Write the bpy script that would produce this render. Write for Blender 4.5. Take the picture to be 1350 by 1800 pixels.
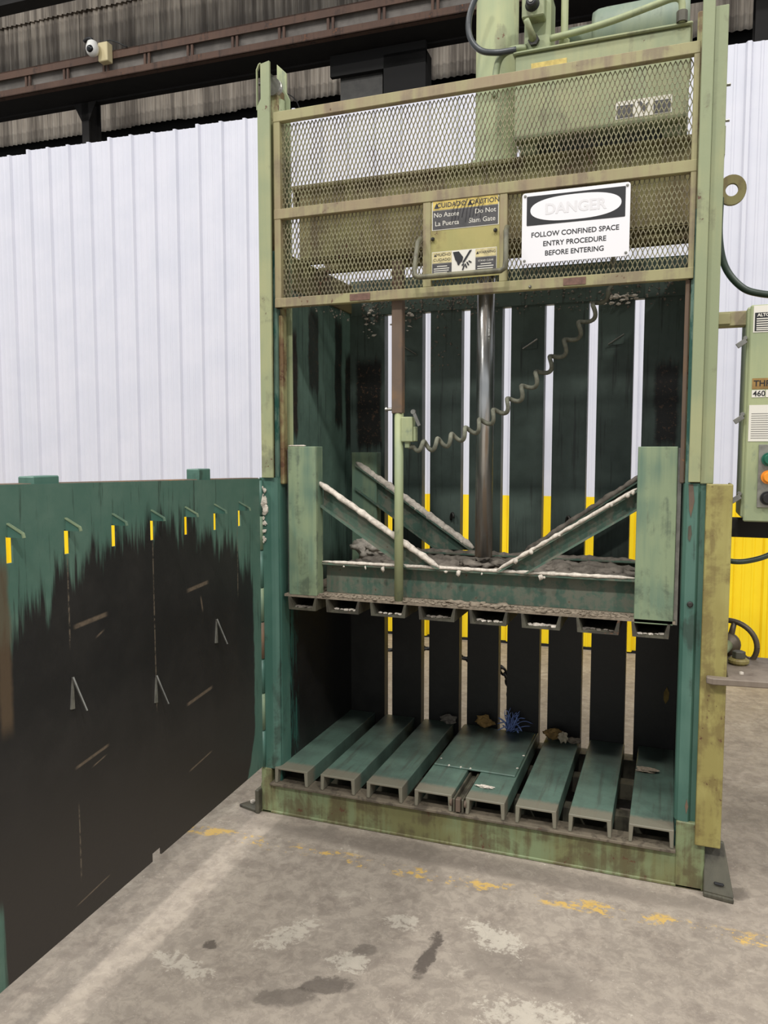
import bpy, bmesh, math, random
from math import sin, cos, pi, radians as RAD
from mathutils import Vector, Matrix, Euler, noise as mnoise

random.seed(7)
for o in list(bpy.data.objects):
    bpy.data.objects.remove(o)
SC = bpy.context.scene
COL = SC.collection

# ------------------------------------------------------------------ camera
cd = bpy.data.cameras.new('camera')
cam = bpy.data.objects.new('camera', cd)
COL.objects.link(cam)
cam.location = (1.572, -2.760, 1.5)
cam.rotation_euler = (RAD(90 - 4.6), 0, RAD(20.4))
cd.sensor_fit = 'VERTICAL'
cd.sensor_height = 36
cd.lens = 1370 / 1800 * 36
cd.clip_start = 0.05
cd.clip_end = 100
SC.camera = cam

# ------------------------------------------------------------------ light
w = bpy.data.worlds.new('hall')
SC.world = w
w.use_nodes = True
bg = w.node_tree.nodes['Background']
bg.inputs[0].default_value = (0.92, 0.96, 1.0, 1)
bg.inputs[1].default_value = 0.58
SC.view_settings.view_transform = 'Standard'
SC.view_settings.look = 'None'
SC.view_settings.gamma = 1
SC.view_settings.use_curve_mapping = False
SC.view_settings.exposure = 0.0


def high_bay(loc, power, size=0.7):
    l = bpy.data.lights.new('high_bay_lamp', 'AREA')
    l.shape = 'DISK'
    l.size = size
    l.energy = power
    l.color = (1.0, 0.975, 0.94)
    o = bpy.data.objects.new('high_bay_lamp', l)
    COL.objects.link(o)
    o.location = loc
    return o


for (x, y, p) in ((-4, -7, 500), (1.5, -7, 480), (7, -7, 500), (-4, -2.5, 220), (1.5, -3, 170), (7, -2.5, 220),
                  (-6, 0, 100), (8, 0, 100)):
    high_bay((x, y, 9.0), p)


# ------------------------------------------------------------------ materials
def lin(c):
    return tuple(((v / 255) / 12.92 if v / 255 <= 0.04045 else ((v / 255 + 0.055) / 1.055) ** 2.4) for v in c) + (1.0,)


class G:
    """tiny node graph helper"""

    def __init__(s, name):
        s.m = bpy.data.materials.new(name)
        s.m.use_nodes = True
        s.t = s.m.node_tree
        s.b = s.t.nodes['Principled BSDF']
        s.geo = None

    def n(s, t, **k):
        nd = s.t.nodes.new(t)
        for a, v in k.items():
            setattr(nd, a, v)
        return nd

    def put(s, sock, v):
        if isinstance(v, bpy.types.NodeSocket):
            s.t.links.new(v, sock)
        elif v is not None:
            sock.default_value = v

    def pos(s):
        if s.geo is None:
            s.geo = s.n('ShaderNodeNewGeometry').outputs['Position']
        return s.geo

    def obj(s):
        return s.n('ShaderNodeTexCoord').outputs['Object']

    def scale(s, vec, sc, off=(0, 0, 0)):
        m = s.n('ShaderNodeMapping')
        s.put(m.inputs['Vector'], vec)
        m.inputs['Scale'].default_value = sc
        m.inputs['Location'].default_value = off
        return m.outputs[0]

    def noise(s, vec, sc, det=4, rough=.6, dist=0):
        n = s.n('ShaderNodeTexNoise')
        s.put(n.inputs['Vector'], vec)
        n.inputs['Scale'].default_value = sc
        n.inputs['Detail'].default_value = det
        n.inputs['Roughness'].default_value = rough
        n.inputs['Distortion'].default_value = dist
        return n.outputs['Fac']

    def xyz(s, vec):
        n = s.n('ShaderNodeSeparateXYZ')
        s.put(n.inputs[0], vec)
        return n.outputs

    def ma(s, op, a, b=None, c=None, clamp=False):
        n = s.n('ShaderNodeMath', operation=op, use_clamp=clamp)
        s.put(n.inputs[0], a)
        if b is not None:
            s.put(n.inputs[1], b)
        if c is not None:
            s.put(n.inputs[2], c)
        return n.outputs[0]

    def step(s, v, lo, hi):
        n = s.n('ShaderNodeMapRange', interpolation_type='SMOOTHSTEP')
        s.put(n.inputs['Value'], v)
        n.inputs['From Min'].default_value = lo
        n.inputs['From Max'].default_value = hi
        return n.outputs[0]

    def mix(s, f, a, b):
        n = s.n('ShaderNodeMix', data_type='RGBA')
        s.put(n.inputs['Factor'], f)
        s.put(n.inputs['A'], a)
        s.put(n.inputs['B'], b)
        return n.outputs['Result']

    def mul(s, a, b):
        return s.ma('MULTIPLY', a, b)

    def bump(s, h, st=.3, d=.002):
        n = s.n('ShaderNodeBump')
        n.inputs['Strength'].default_value = st
        n.inputs['Distance'].default_value = d
        s.put(n.inputs['Height'], h)
        s.put(s.b.inputs['Normal'], n.outputs[0])

    def out(s, col, rough=.5, metal=0, spec=.5):
        s.put(s.b.inputs['Base Color'], col)
        s.put(s.b.inputs['Roughness'], rough)
        s.put(s.b.inputs['Metallic'], metal)
        s.put(s.b.inputs['Specular IOR Level'], spec)
        return s.m

    def box(s, c, lo, hi, soft):
        a = s.step(c, lo - soft, lo + soft)
        b = s.step(c, hi - soft, hi + soft)
        return s.mul(a, s.ma('SUBTRACT', 1, b))


def plain(name, c, rough=.5, metal=0, spec=.5, grain=0):
    g = G(name)
    if grain:
        f = g.noise(g.pos(), grain, 5)
        c2 = tuple(v * .62 for v in lin(c)[:3]) + (1,)
        m = g.out(g.mix(g.step(f, .35, .7), lin(c), c2), rough, metal, spec)
        g.bump(f, .25)
        return m
    return g.out(lin(c), rough, metal, spec)


def paint(name, c, fade, grime, rust=(88, 58, 38), g_amt=.5, r_amt=.3, rough=.45, gsc=6):
    """old enamel: two tones, greasy grime, rust freckles and vertical runs"""
    g = G(name)
    p = g.pos()
    big = g.noise(p, 2.3, 3)
    run = g.noise(g.scale(p, (26, 26, 1.6)), 1.0, 4)
    fine = g.noise(p, 38, 5, .7)
    med = g.noise(p, gsc, 6, .65, .4)
    col = g.mix(g.step(g.ma('ADD', g.mul(big, .7), g.mul(run, .3)), .42, .58), lin(c), lin(fade))
    gr = g.step(g.ma('ADD', g.mul(med, .6), g.mul(run, .4)), 0.60 - .20 * g_amt, .67 - .13 * g_amt)
    col = g.mix(g.mul(gr, .75), col, lin(grime))
    ru = g.step(g.ma('ADD', g.mul(fine, .5), g.mul(med, .5)), .645 - .12 * r_amt, .67 - .1 * r_amt)
    col = g.mix(g.mul(ru, .9), col, lin(rust))
    g.bump(g.ma('ADD', fine, g.mul(ru, -.6)), .22, .002)
    return g.out(col, g.ma('ADD', rough, g.mul(fine, .25)))


M = {}
M['teal'] = paint('teal_enamel', (62, 98, 86), (78, 112, 99), (44, 58, 50), g_amt=.4, r_amt=.12, rough=.32)
M['platen'] = paint('green_grey_enamel', (92, 116, 98), (130, 144, 112), (74, 86, 72), g_amt=.45, r_amt=.2, rough=.45)
M['beamgreen'] = paint('dusty_green_enamel', (66, 90, 77), (82, 104, 88), (108, 106, 92), g_amt=.75, r_amt=.2, rough=.6, gsc=30)
M['pale'] = paint('pale_green_enamel', (136, 144, 110), (152, 154, 114), (112, 114, 88), g_amt=.35, r_amt=.22, rough=.45)
M['palegreen'] = paint('light_green_enamel', (138, 148, 114), (158, 164, 122), (112, 124, 104), g_amt=.35, r_amt=.1, rough=.42)
M['gate'] = paint('faded_gate_enamel', (148, 142, 102), (140, 124, 96), (118, 104, 84), g_amt=.6, r_amt=.3, rough=.5)
M['meshmetal'] = paint('mesh_enamel', (134, 130, 98), (140, 132, 104), (98, 88, 70), g_amt=.6, r_amt=.3, rough=.5)
M['latch'] = paint('yellowed_green_enamel', (140, 130, 74), (158, 150, 90), (108, 92, 52), g_amt=.8, r_amt=.45, rough=.45, gsc=9)
M['rustpost'] = paint('rusting_post_enamel', (150, 148, 104), (138, 126, 84), (96, 62, 40), g_amt=.75, r_amt=.6, rough=.55)
M['base'] = paint('grimy_base_enamel', (118, 130, 94), (112, 110, 70), (84, 74, 50), g_amt=.75, r_amt=.45, rough=.5, gsc=9)
M['dirty'] = paint('oily_steel', (74, 72, 60), (86, 82, 68), (42, 38, 32), g_amt=.7, r_amt=.4, rough=.45)
M['header'] = paint('dusty_olive_steel', (128, 122, 78), (120, 108, 70), (92, 78, 54), g_amt=.6, r_amt=.4, rough=.65)
M['handle'] = paint('worn_handle_steel', (112, 108, 84), (98, 96, 76), (70, 66, 54), g_amt=.6, r_amt=.3, rough=.4)
M['plateolive'] = paint('scuffed_olive_plate', (150, 144, 88), (160, 150, 92), (128, 116, 72), g_amt=.6, r_amt=.4, rough=.5)
M['webgrey'] = plain('grey_web_plate', (118, 112, 106), .8, grain=5)
M['ledge'] = paint('dusty_ledge_steel', (92, 84, 70), (110, 100, 84), (62, 54, 44), g_amt=.6, r_amt=.2, rough=.7, gsc=24)
M['shelf'] = paint('worn_grey_shelf_steel', (128, 116, 102), (110, 98, 86), (92, 78, 62), g_amt=.5, r_amt=.3, rough=.5)
M['rust'] = paint('rusty_steel', (106, 88, 72), (94, 80, 68), (120, 92, 64), rust=(138, 98, 62), g_amt=.6, r_amt=.5, rough=.65)
M['brownbeam'] = paint('rust_brown_beam', (92, 70, 58), (84, 64, 54), (58, 46, 40), rust=(110, 74, 52), g_amt=.4, r_amt=.4, rough=.7)
M['blackbeam'] = plain('black_steel_with_shade', (30, 27, 25), .8, grain=6)  # near-black so the colour carries the under-roof shade on beams and columns
M['darksteel'] = plain('dark_steel', (52, 50, 46), .5, .3, grain=14)
M['void'] = plain('flat_shade_black', (22, 21, 20), .9)  # flat black; paints in the shade on the upper wall backing
M['lint'] = plain('pale_lint', (212, 202, 188), 1.0, 0, .1, grain=60)
M['lintgrey'] = plain('grey_lint', (128, 120, 110), 1.0, 0, .1, grain=45)
M['dust'] = plain('brown_dust', (140, 128, 112), 1.0, 0, .1, grain=70)
M['black'] = plain('black_print', (26, 26, 28), .5)
M['ink'] = plain('dark_ink', (44, 42, 48), .5)
M['white'] = plain('white_enamel', (226, 224, 226), .4)
M['fadedred'] = plain('faded_danger_print', (214, 212, 213), .45)
M['stkyellow'] = plain('faded_yellow_print', (206, 182, 96), .5, grain=30)
M['stkblack'] = plain('scuffed_black_print', (74, 72, 72), .5, grain=30)
M['stkwhite'] = plain('scuffed_white_print', (212, 208, 196), .5)
M['cream'] = plain('cream_print', (204, 190, 140), .5, grain=40)
M['maroon'] = plain('worn_maroon_label', (112, 82, 68), .6, grain=60)
M['hose'] = plain('green_rubber_hose', (52, 66, 52), .4, grain=18)
M['blackhose'] = plain('black_rubber_hose', (60, 64, 66), .35, grain=10)
M['rubber'] = plain('black_rubber', (24, 24, 25), .45)
M['coil'] = plain('dusty_coil_rubber', (120, 120, 104), .8, grain=50)
M['zinc'] = plain('zinc_steel', (150, 148, 140), .35, .8, grain=20)
M['orange'] = plain('orange_button', (226, 140, 40), .35)
M['greenbtn'] = plain('green_button', (28, 92, 72), .35)
M['blue'] = plain('blue_plastic', (132, 154, 212), .45)
M['card'] = plain('brown_card', (150, 118, 66), .8, grain=30)
M['paper'] = plain('dirty_paper', (190, 176, 150), .9, grain=40)
M['leaf'] = plain('dry_leaf', (128, 106, 52), .8, grain=40)
M['wheel'] = plain('brown_wheel_steel', (96, 84, 66), .45, .3, grain=16)
M['cctv'] = plain('white_camera_plastic', (222, 220, 214), .3)
M['beige'] = plain('beige_box', (206, 192, 150), .5)
M['lens'] = plain('camera_lens', (12, 12, 14), .1)
M['chain'] = plain('black_chain_steel', (34, 33, 32), .4, .4)
M['vest'] = plain('aluminium_plate', (150, 148, 138), .4, .6, grain=25)


def chrome():
    g = G('piston_chrome')
    p = g.pos()
    f = g.noise(g.scale(p, (30, 30, 2)), 1.0, 4)
    z = g.xyz(p)[2]
    low = g.ma('SUBTRACT', 1, g.step(z, 1.15, 1.75))
    st = g.mul(g.step(g.ma('ADD', f, g.mul(low, .16)), .56, .7), .8)
    col = g.mix(st, lin((196, 196, 194)), lin((150, 126, 100)))
    return g.out(col, g.ma('ADD', .3, g.mul(st, .3)), g.ma('SUBTRACT', .95, g.mul(st, .5)))


M['chrome'] = chrome()


def wall_panels():
    g = G('liner_panel_two_tone')
    z = g.xyz(g.pos())[2]
    f = g.noise(g.pos(), 3, 3)
    wht = g.mix(g.step(f, .3, .7), lin((212, 213, 223)), lin((218, 218, 227)))
    yel = g.mix(g.step(f, .3, .7), lin((255, 222, 36)), lin((250, 214, 30)))
    return g.out(g.mix(g.step(z, 1.147, 1.151), yel, wht), .38, 0, .4)


M['panel'] = wall_panels()


def corrugated():
    g = G('sooty_corrugated_sheet')
    p = g.pos()
    x = g.xyz(p)[0]
    run = g.noise(g.scale(p, (9, 0, .3)), 1.0, 5, .75)
    big = g.noise(g.scale(p, (1.6, 0, .8)), 1.0, 3)
    fl = g.noise(g.scale(p, (30, 10, 3)), 1.0, 4)
    col = g.mix(g.step(run, .4, .6), lin((106, 98, 89)), lin((170, 160, 147)))
    col = g.mix(g.mul(g.step(big, .45, .7), .6), col, lin((86, 78, 71)))
    col = g.mix(g.mul(g.step(g.ma('ADD', g.mul(fl, .5), g.mul(run, .5)), .6, .68), .5), col, lin((196, 188, 174)))
    return g.out(col, .8)


M['corr'] = corrugated()


def concrete():
    g = G('worn_concrete')
    p = g.pos()
    X, Y, Z = g.xyz(p)
    n1 = g.noise(p, 1.1, 6, .65, .3)
    n2 = g.noise(p, 7, 8, .7)
    n3 = g.noise(p, 45, 6, .75)
    n4 = g.noise(g.scale(p, (1, 1, 1), (7, 3, 0)), 2.6, 8, .75, .6)
    col = g.mix(g.step(n1, .3, .7), lin((142, 132, 120)), lin((162, 151, 138)))
    col = g.mix(g.mul(g.step(n2, .46, .66), .55), col, lin((116, 105, 95)))
    col = g.mix(g.mul(g.step(n4, .58, .66), .5), col, lin((186, 176, 161)))
    n5 = g.noise(p, 130, 4, .7)
    n6 = g.noise(g.scale(p, (1, 1, 1), (11, 5, 0)), 22, 6, .75, .5)
    col = g.mix(g.mul(g.step(n6, .42, .62), .38), col, lin((120, 110, 100)))
    col = g.mix(g.mul(g.step(g.ma('SUBTRACT', 1, n6), .46, .6), .22), col, lin((178, 166, 150)))
    col = g.mix(g.mul(g.step(n5, .62, .70), .55), col, lin((98, 89, 80)))
    col = g.mix(g.mul(g.step(g.ma('SUBTRACT', 1, n5), .63, .70), .6), col, lin((206, 197, 183)))
    # pale scuffed residue flecks
    fl = g.mul(g.step(n3, .6, .68), g.step(n4, .44, .6))
    col = g.mix(g.mul(fl, .7), col, lin((204, 195, 180)))
    # streak of light beside the open door, painted into the concrete colour
    wob = g.ma('ADD', X, g.mul(g.ma('SUBTRACT', n2, .5), .05))
    st = g.mul(g.box(wob, .055, .10, .014), g.ma('SUBTRACT', 1, g.step(Y, -.2, -.05)))
    col = g.mix(g.mul(g.mul(st, g.step(n2, .35, .6)), .24), col, lin((190, 178, 160)))
    # worn yellow floor line in front of the machine
    wy = g.ma('ADD', Y, g.mul(g.ma('SUBTRACT', n2, .5), .09))
    ln = g.box(wy, -.262, -.195, .012)
    wear = g.step(g.ma('ADD', g.mul(n3, .35), g.mul(g.noise(g.scale(p, (1, 2, 1), (3.3, 1, 0)), 5.5, 6, .7), .65)), .515, .56)
    ln = g.mul(g.mul(ln, wear), g.ma('SUBTRACT', 1, g.step(X, 6, 6.2)))
    col = g.mix(g.mul(ln, .8), col, lin((206, 168, 82)))

    # dark oil spots and a darker strip along the base front: (cx, cy, rx, ry, rot)
    def spot(cx, cy, rx, ry, a, amt):
        nonlocal col
        dx = g.ma('SUBTRACT', g.ma('ADD', X, g.mul(g.ma('SUBTRACT', n4, .5), .12)), cx)
        dy = g.ma('SUBTRACT', g.ma('ADD', Y, g.mul(g.ma('SUBTRACT', n2, .5), .12)), cy)
        u = g.ma('ADD', g.mul(dx, cos(a) / rx), g.mul(dy, sin(a) / rx))
        v = g.ma('ADD', g.mul(dx, -sin(a) / ry), g.mul(dy, cos(a) / ry))
        d = g.ma('ADD', g.ma('ADD', g.mul(u, u), g.mul(v, v)), g.ma('ADD', g.mul(g.ma('SUBTRACT', n6, .5), 3.2), g.mul(g.ma('SUBTRACT', n2, .5), 3.0)))
        f = g.mul(g.ma('SUBTRACT', 1, g.step(d, .35, 1.15)), amt)
        col = g.mix(f, col, lin((74, 66, 60)))

    spot(.93, -.64, .022, .13, 0.0, .85)
    spot(.70, -.87, .09, .035, .5, .7)
    spot(.60, -.96, .09, .04, .3, .6)
    spot(.29, -.83, .028, .022, 0, .8)
    spot(.74, -.69, .05, .03, .6, .55)
    spot(1.23, -.62, .2, .09, -.2, .3)
    spot(1.80, .02, .05, .04, 0, .55)
    spot(.87, -.09, 1.0, .07, 0, .45)

    def pale(cx, cy, rx, ry, a, amt):
        nonlocal col
        dx = g.ma('SUBTRACT', X, cx)
        dy = g.ma('SUBTRACT', Y, cy)
        u = g.ma('ADD', g.mul(dx, cos(a) / rx), g.mul(dy, sin(a) / rx))
        v = g.ma('ADD', g.mul(dx, -sin(a) / ry), g.mul(dy, cos(a) / ry))
        d = g.ma('ADD', g.ma('ADD', g.mul(u, u), g.mul(v, v)), g.ma('ADD', g.mul(g.ma('SUBTRACT', n3, .5), 4.5), g.mul(g.ma('SUBTRACT', n6, .5), 5.0)))
        f = g.mul(g.ma('SUBTRACT', 1, g.step(d, .25, .9)), amt)
        col = g.mix(f, col, lin((206, 198, 182)))

    pale(1.10, -.50, .12, .06, -.5, .5)
    pale(1.26, -.80, .16, .08, .1, .4)
    pale(.49, -.71, .05, .12, -.5, .4)
    pale(.27, -.94, .12, .04, -.2, .4)
    pale(.72, -.76, .07, .05, .2, .4)
    pale(.80, -.52, .06, .05, .2, .4)
    # hairline cracks and trowel seams behind the machine
    cr = g.ma('ABSOLUTE', g.ma('SUBTRACT', g.noise(g.scale(p, (.6, 1.6, 1)), 1.4, 4, .55, .8), .5))
    col = g.mix(g.mul(g.ma('SUBTRACT', 1, g.step(cr, .0, .004)), .12), col, lin((92, 84, 76)))
    g.bump(g.ma('ADD', g.mul(n2, .6), n3), .3, .004)
    return g.out(col, g.ma('ADD', .48, g.mul(n2, .35)), 0, .4)


M['concrete'] = concrete()


def door_paint():
    """teal enamel rubbed black with grease in an arch; mesh local axes: x along the leaf, z up"""
    g = G('door_teal_with_grease')
    p = g.obj()
    X, Y, Z = g.xyz(p)
    run = g.noise(g.scale(p, (55, 1, 3.2)), 1.0, 5, .65)
    run2 = g.noise(g.scale(p, (16, 1, 1.2)), 1.0, 4, .6)
    med = g.noise(p, 5, 6, .65)
    fine = g.noise(p, 60, 5, .7)
    dx = g.ma('SUBTRACT', X, .74)
    zb = g.ma('SUBTRACT', 1.272, g.mul(g.mul(dx, dx), .56))
    d = g.ma('SUBTRACT', zb, Z)
    d = g.ma('ADD', d, g.ma('ADD', g.mul(g.ma('SUBTRACT', run, .5), .30), g.mul(g.ma('SUBTRACT', run2, .5), .34)))
    dark = g.step(d, -.035, .05)
    low = g.ma('MAXIMUM', g.ma('SUBTRACT', .36, Z), 0)
    xl = g.ma('ADD', g.ma('ADD', X, g.mul(g.ma('SUBTRACT', med, .5), .05)), g.mul(low, -.42))
    dark = g.mul(dark, g.step(xl, .075, .088))
    hi = g.ma('ADD', X, g.mul(g.ma('SUBTRACT', run, .5), .05))
    dark = g.mul(dark, g.ma('SUBTRACT', 1, g.mul(g.step(hi, 1.385, 1.40), g.ma('SUBTRACT', 1, g.step(Z, .36, .42)))))
    teal = g.mix(g.step(med, .35, .7), lin((76, 106, 93)), lin((90, 116, 102)))
    teal = g.mix(g.mul(g.step(run, .56, .66), .7), teal, lin((50, 64, 55)))
    blk = g.mix(g.step(med, .4, .72), lin((34, 33, 32)), lin((42, 40, 38)))
    brn = g.mul(g.ma('SUBTRACT', 1, g.step(Z, .3, .9)), .8)
    blk = g.mix(brn, blk, lin((58, 53, 48)))
    col = g.mix(dark, teal, blk)
    # brown rubbed strip near the free edge
    st = g.mul(g.box(g.ma('ADD', X, g.mul(g.ma('SUBTRACT', med, .5), .03)), 1.335, 1.375, .008), g.box(Z, .82, 1.23, .03))
    col = g.mix(g.mul(st, .8), col, lin((92, 76, 58)))
    # thin runs below tie slots
    for sx, zlo, zhi in ((.745, .68, 1.21), (.205, .95, 1.25), (1.13, .98, 1.21), (1.115, .32, .52)):
        w2 = g.ma('ADD', X, g.mul(g.ma('SUBTRACT', run2, .5), .012))
        l = g.mul(g.box(w2, sx - .0025, sx + .0025, .002), g.box(Z, zlo, zhi, .02))
        col = g.mix(g.mul(g.mul(l, g.step(fine, .4, .55)), .7), col, lin((118, 106, 90)))
    # bale-wire scratches
    for (x0, z0, x1, z1, wd) in ((1.108, 1.022, .978, 1.03, .009), (.566, .635, .409, .648, .008), (1.119, .634, .987, .648, .006), (.552, 1.024, .424, 1.032, .009),
                                 (1.02, .975, .995, .985, .004), (.47, .985, .46, .94, .006), (1.05, .612, 1.0, .622, .003), (.56, .40, .42, .415, .004), (1.13, .25, 1.0, .262, .003)):
        L = math.hypot(x1 - x0, z1 - z0)
        ux, uz = (x1 - x0) / L, (z1 - z0) / L
        a = g.ma('ADD', g.mul(g.ma('SUBTRACT', X, x0), ux), g.mul(g.ma('SUBTRACT', Z, z0), uz))
        b = g.ma('ADD', g.mul(g.ma('SUBTRACT', X, x0), -uz), g.mul(g.ma('SUBTRACT', Z, z0), ux))
        f = g.mul(g.box(a, 0, L, .012), g.ma('SUBTRACT', 1, g.step(g.ma('ABSOLUTE', b), wd * .4, wd)))
        col = g.mix(g.mul(f, g.ma('MULTIPLY_ADD', fine, 1.1, .0)), col, lin((126, 110, 92)))
    g.bump(g.ma('ADD', fine, g.mul(med, 1.2)), .16, .003)
    return g.out(col, g.ma('MULTIPLY_ADD', med, .25, .36), 0, .35)


M['door'] = door_paint()


def chamber(name, c_hi, c_lo, z0, z1, bands=(), teal_front=False):
    """inside plates: green above, greasy black below with streaks"""
    g = G(name)
    p = g.pos()
    X, Y, Z = g.xyz(p)
    run = g.noise(g.scale(p, (60, 60, 2.4)), 1.0, 5, .65)
    med = g.noise(p, 6, 6, .65)
    fine = g.noise(p, 70, 5, .7)
    zz = g.ma('ADD', Z, g.ma('ADD', g.mul(g.ma('SUBTRACT', run, .5), .5), g.mul(g.ma('SUBTRACT', med, .5), .4)))
    hi = g.mix(g.step(med, .35, .7), lin(c_hi), tuple(v * .72 for v in lin(c_hi)[:3]) + (1,))
    hi = g.mix(g.mul(g.step(run, .55, .68), .6), hi, lin(c_lo))
    lo = g.mix(g.step(med, .4, .7), lin(c_lo), tuple(v * 1.5 for v in lin(c_lo)[:3]) + (1,))
    col = g.mix(g.step(zz, z0, z1), lo, hi)
    if teal_front:
        yy = g.ma('ADD', Y, g.mul(g.ma('SUBTRACT', run, .5), .35))
        f = g.mul(g.ma('SUBTRACT', 1, g.step(yy, .12, .2)), g.step(g.noise(g.scale(p, (20, 20, 5)), 1.0, 6, .7), .47, .56))
        col = g.mix(f, col, lin((46, 86, 76)))
    for (ax, a0, a1, b0, b1, c) in bands:
        q = g.ma('ADD', (X, Y)[ax], g.mul(g.ma('SUBTRACT', med, .5), .05))
        q2 = g.ma('ADD', Z, g.mul(g.ma('SUBTRACT', run, .5), .12))
        f = g.mul(g.box(q, a0, a1, .01), g.box(q2, b0, b1, .03))
        col = g.mix(g.mul(f, .95), col, g.mix(g.step(fine, .56, .66), lin(c), lin((86, 62, 46))))
    g.bump(g.ma('ADD', fine, med), .15, .003)
    return g.out(col, g.ma('MULTIPLY_ADD', med, .3, .3), 0, .35)


M['sidewall'] = chamber('chamber_side_paint', (104, 130, 116), (28, 27, 26), .82, 1.15,
                        ((1, .075, .195, 1.56, 1.99, (44, 34, 30)), (1, .30, .40, 1.75, 2.1, (46, 50, 44)), (1, .58, .66, 1.6, 2.1, (36, 40, 36)), (1, .70, .80, 1.5, 1.95, (28, 25, 22))), True)  # the two middle bands paint in shadow stripes from gate and header
M['slat'] = chamber('chamber_back_paint', (80, 94, 86), (36, 35, 33), .8, 1.3, ((0, .12, .25, 1.5, 1.93, (26, 23, 20)), (0, 1.49, 1.58, 1.52, 1.86, (26, 23, 20))))
M['floorchan'] = chamber('chamber_floor_paint', (58, 92, 80), (38, 42, 38), -1, -.9)


def dustfront(name, c, dark, ylim):
    """press-floor channel: green enamel, bare dusty steel at the front lip"""
    g = G(name)
    p = g.pos()
    X, Y, Z = g.xyz(p)
    med = g.noise(p, 7, 6, .65)
    fine = g.noise(p, 90, 5, .7)
    run = g.noise(g.scale(p, (40, 2.4, 40)), 1.0, 4, .6)
    col = g.mix(g.step(med, .35, .68), lin(c), lin(dark))
    col = g.mix(g.mul(g.step(run, .52, .66), .5), col, lin((72, 74, 66)))
    yy = g.ma('ADD', Y, g.mul(g.ma('SUBTRACT', fine, .5), .05))
    f = g.ma('SUBTRACT', 1, g.step(yy, ylim - .012, ylim + .02))
    col = g.mix(g.mul(f, .75), col, lin((128, 118, 102)))
    b = g.step(g.ma('ADD', Y, g.mul(g.ma('SUBTRACT', med, .5), .2)), .38, .58)  # back half darkened: the platen's shade painted into the colour
    col = g.mix(g.mul(b, .6), col, lin((62, 66, 60)))
    g.bump(fine, .2, .002)
    return g.out(col, g.ma('MULTIPLY_ADD', med, .35, .25), 0, .5)


M['floorchan'] = dustfront('press_floor_paint', (92, 116, 103), (78, 96, 86), .055)

# ------------------------------------------------------------------ mesh helpers


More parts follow.
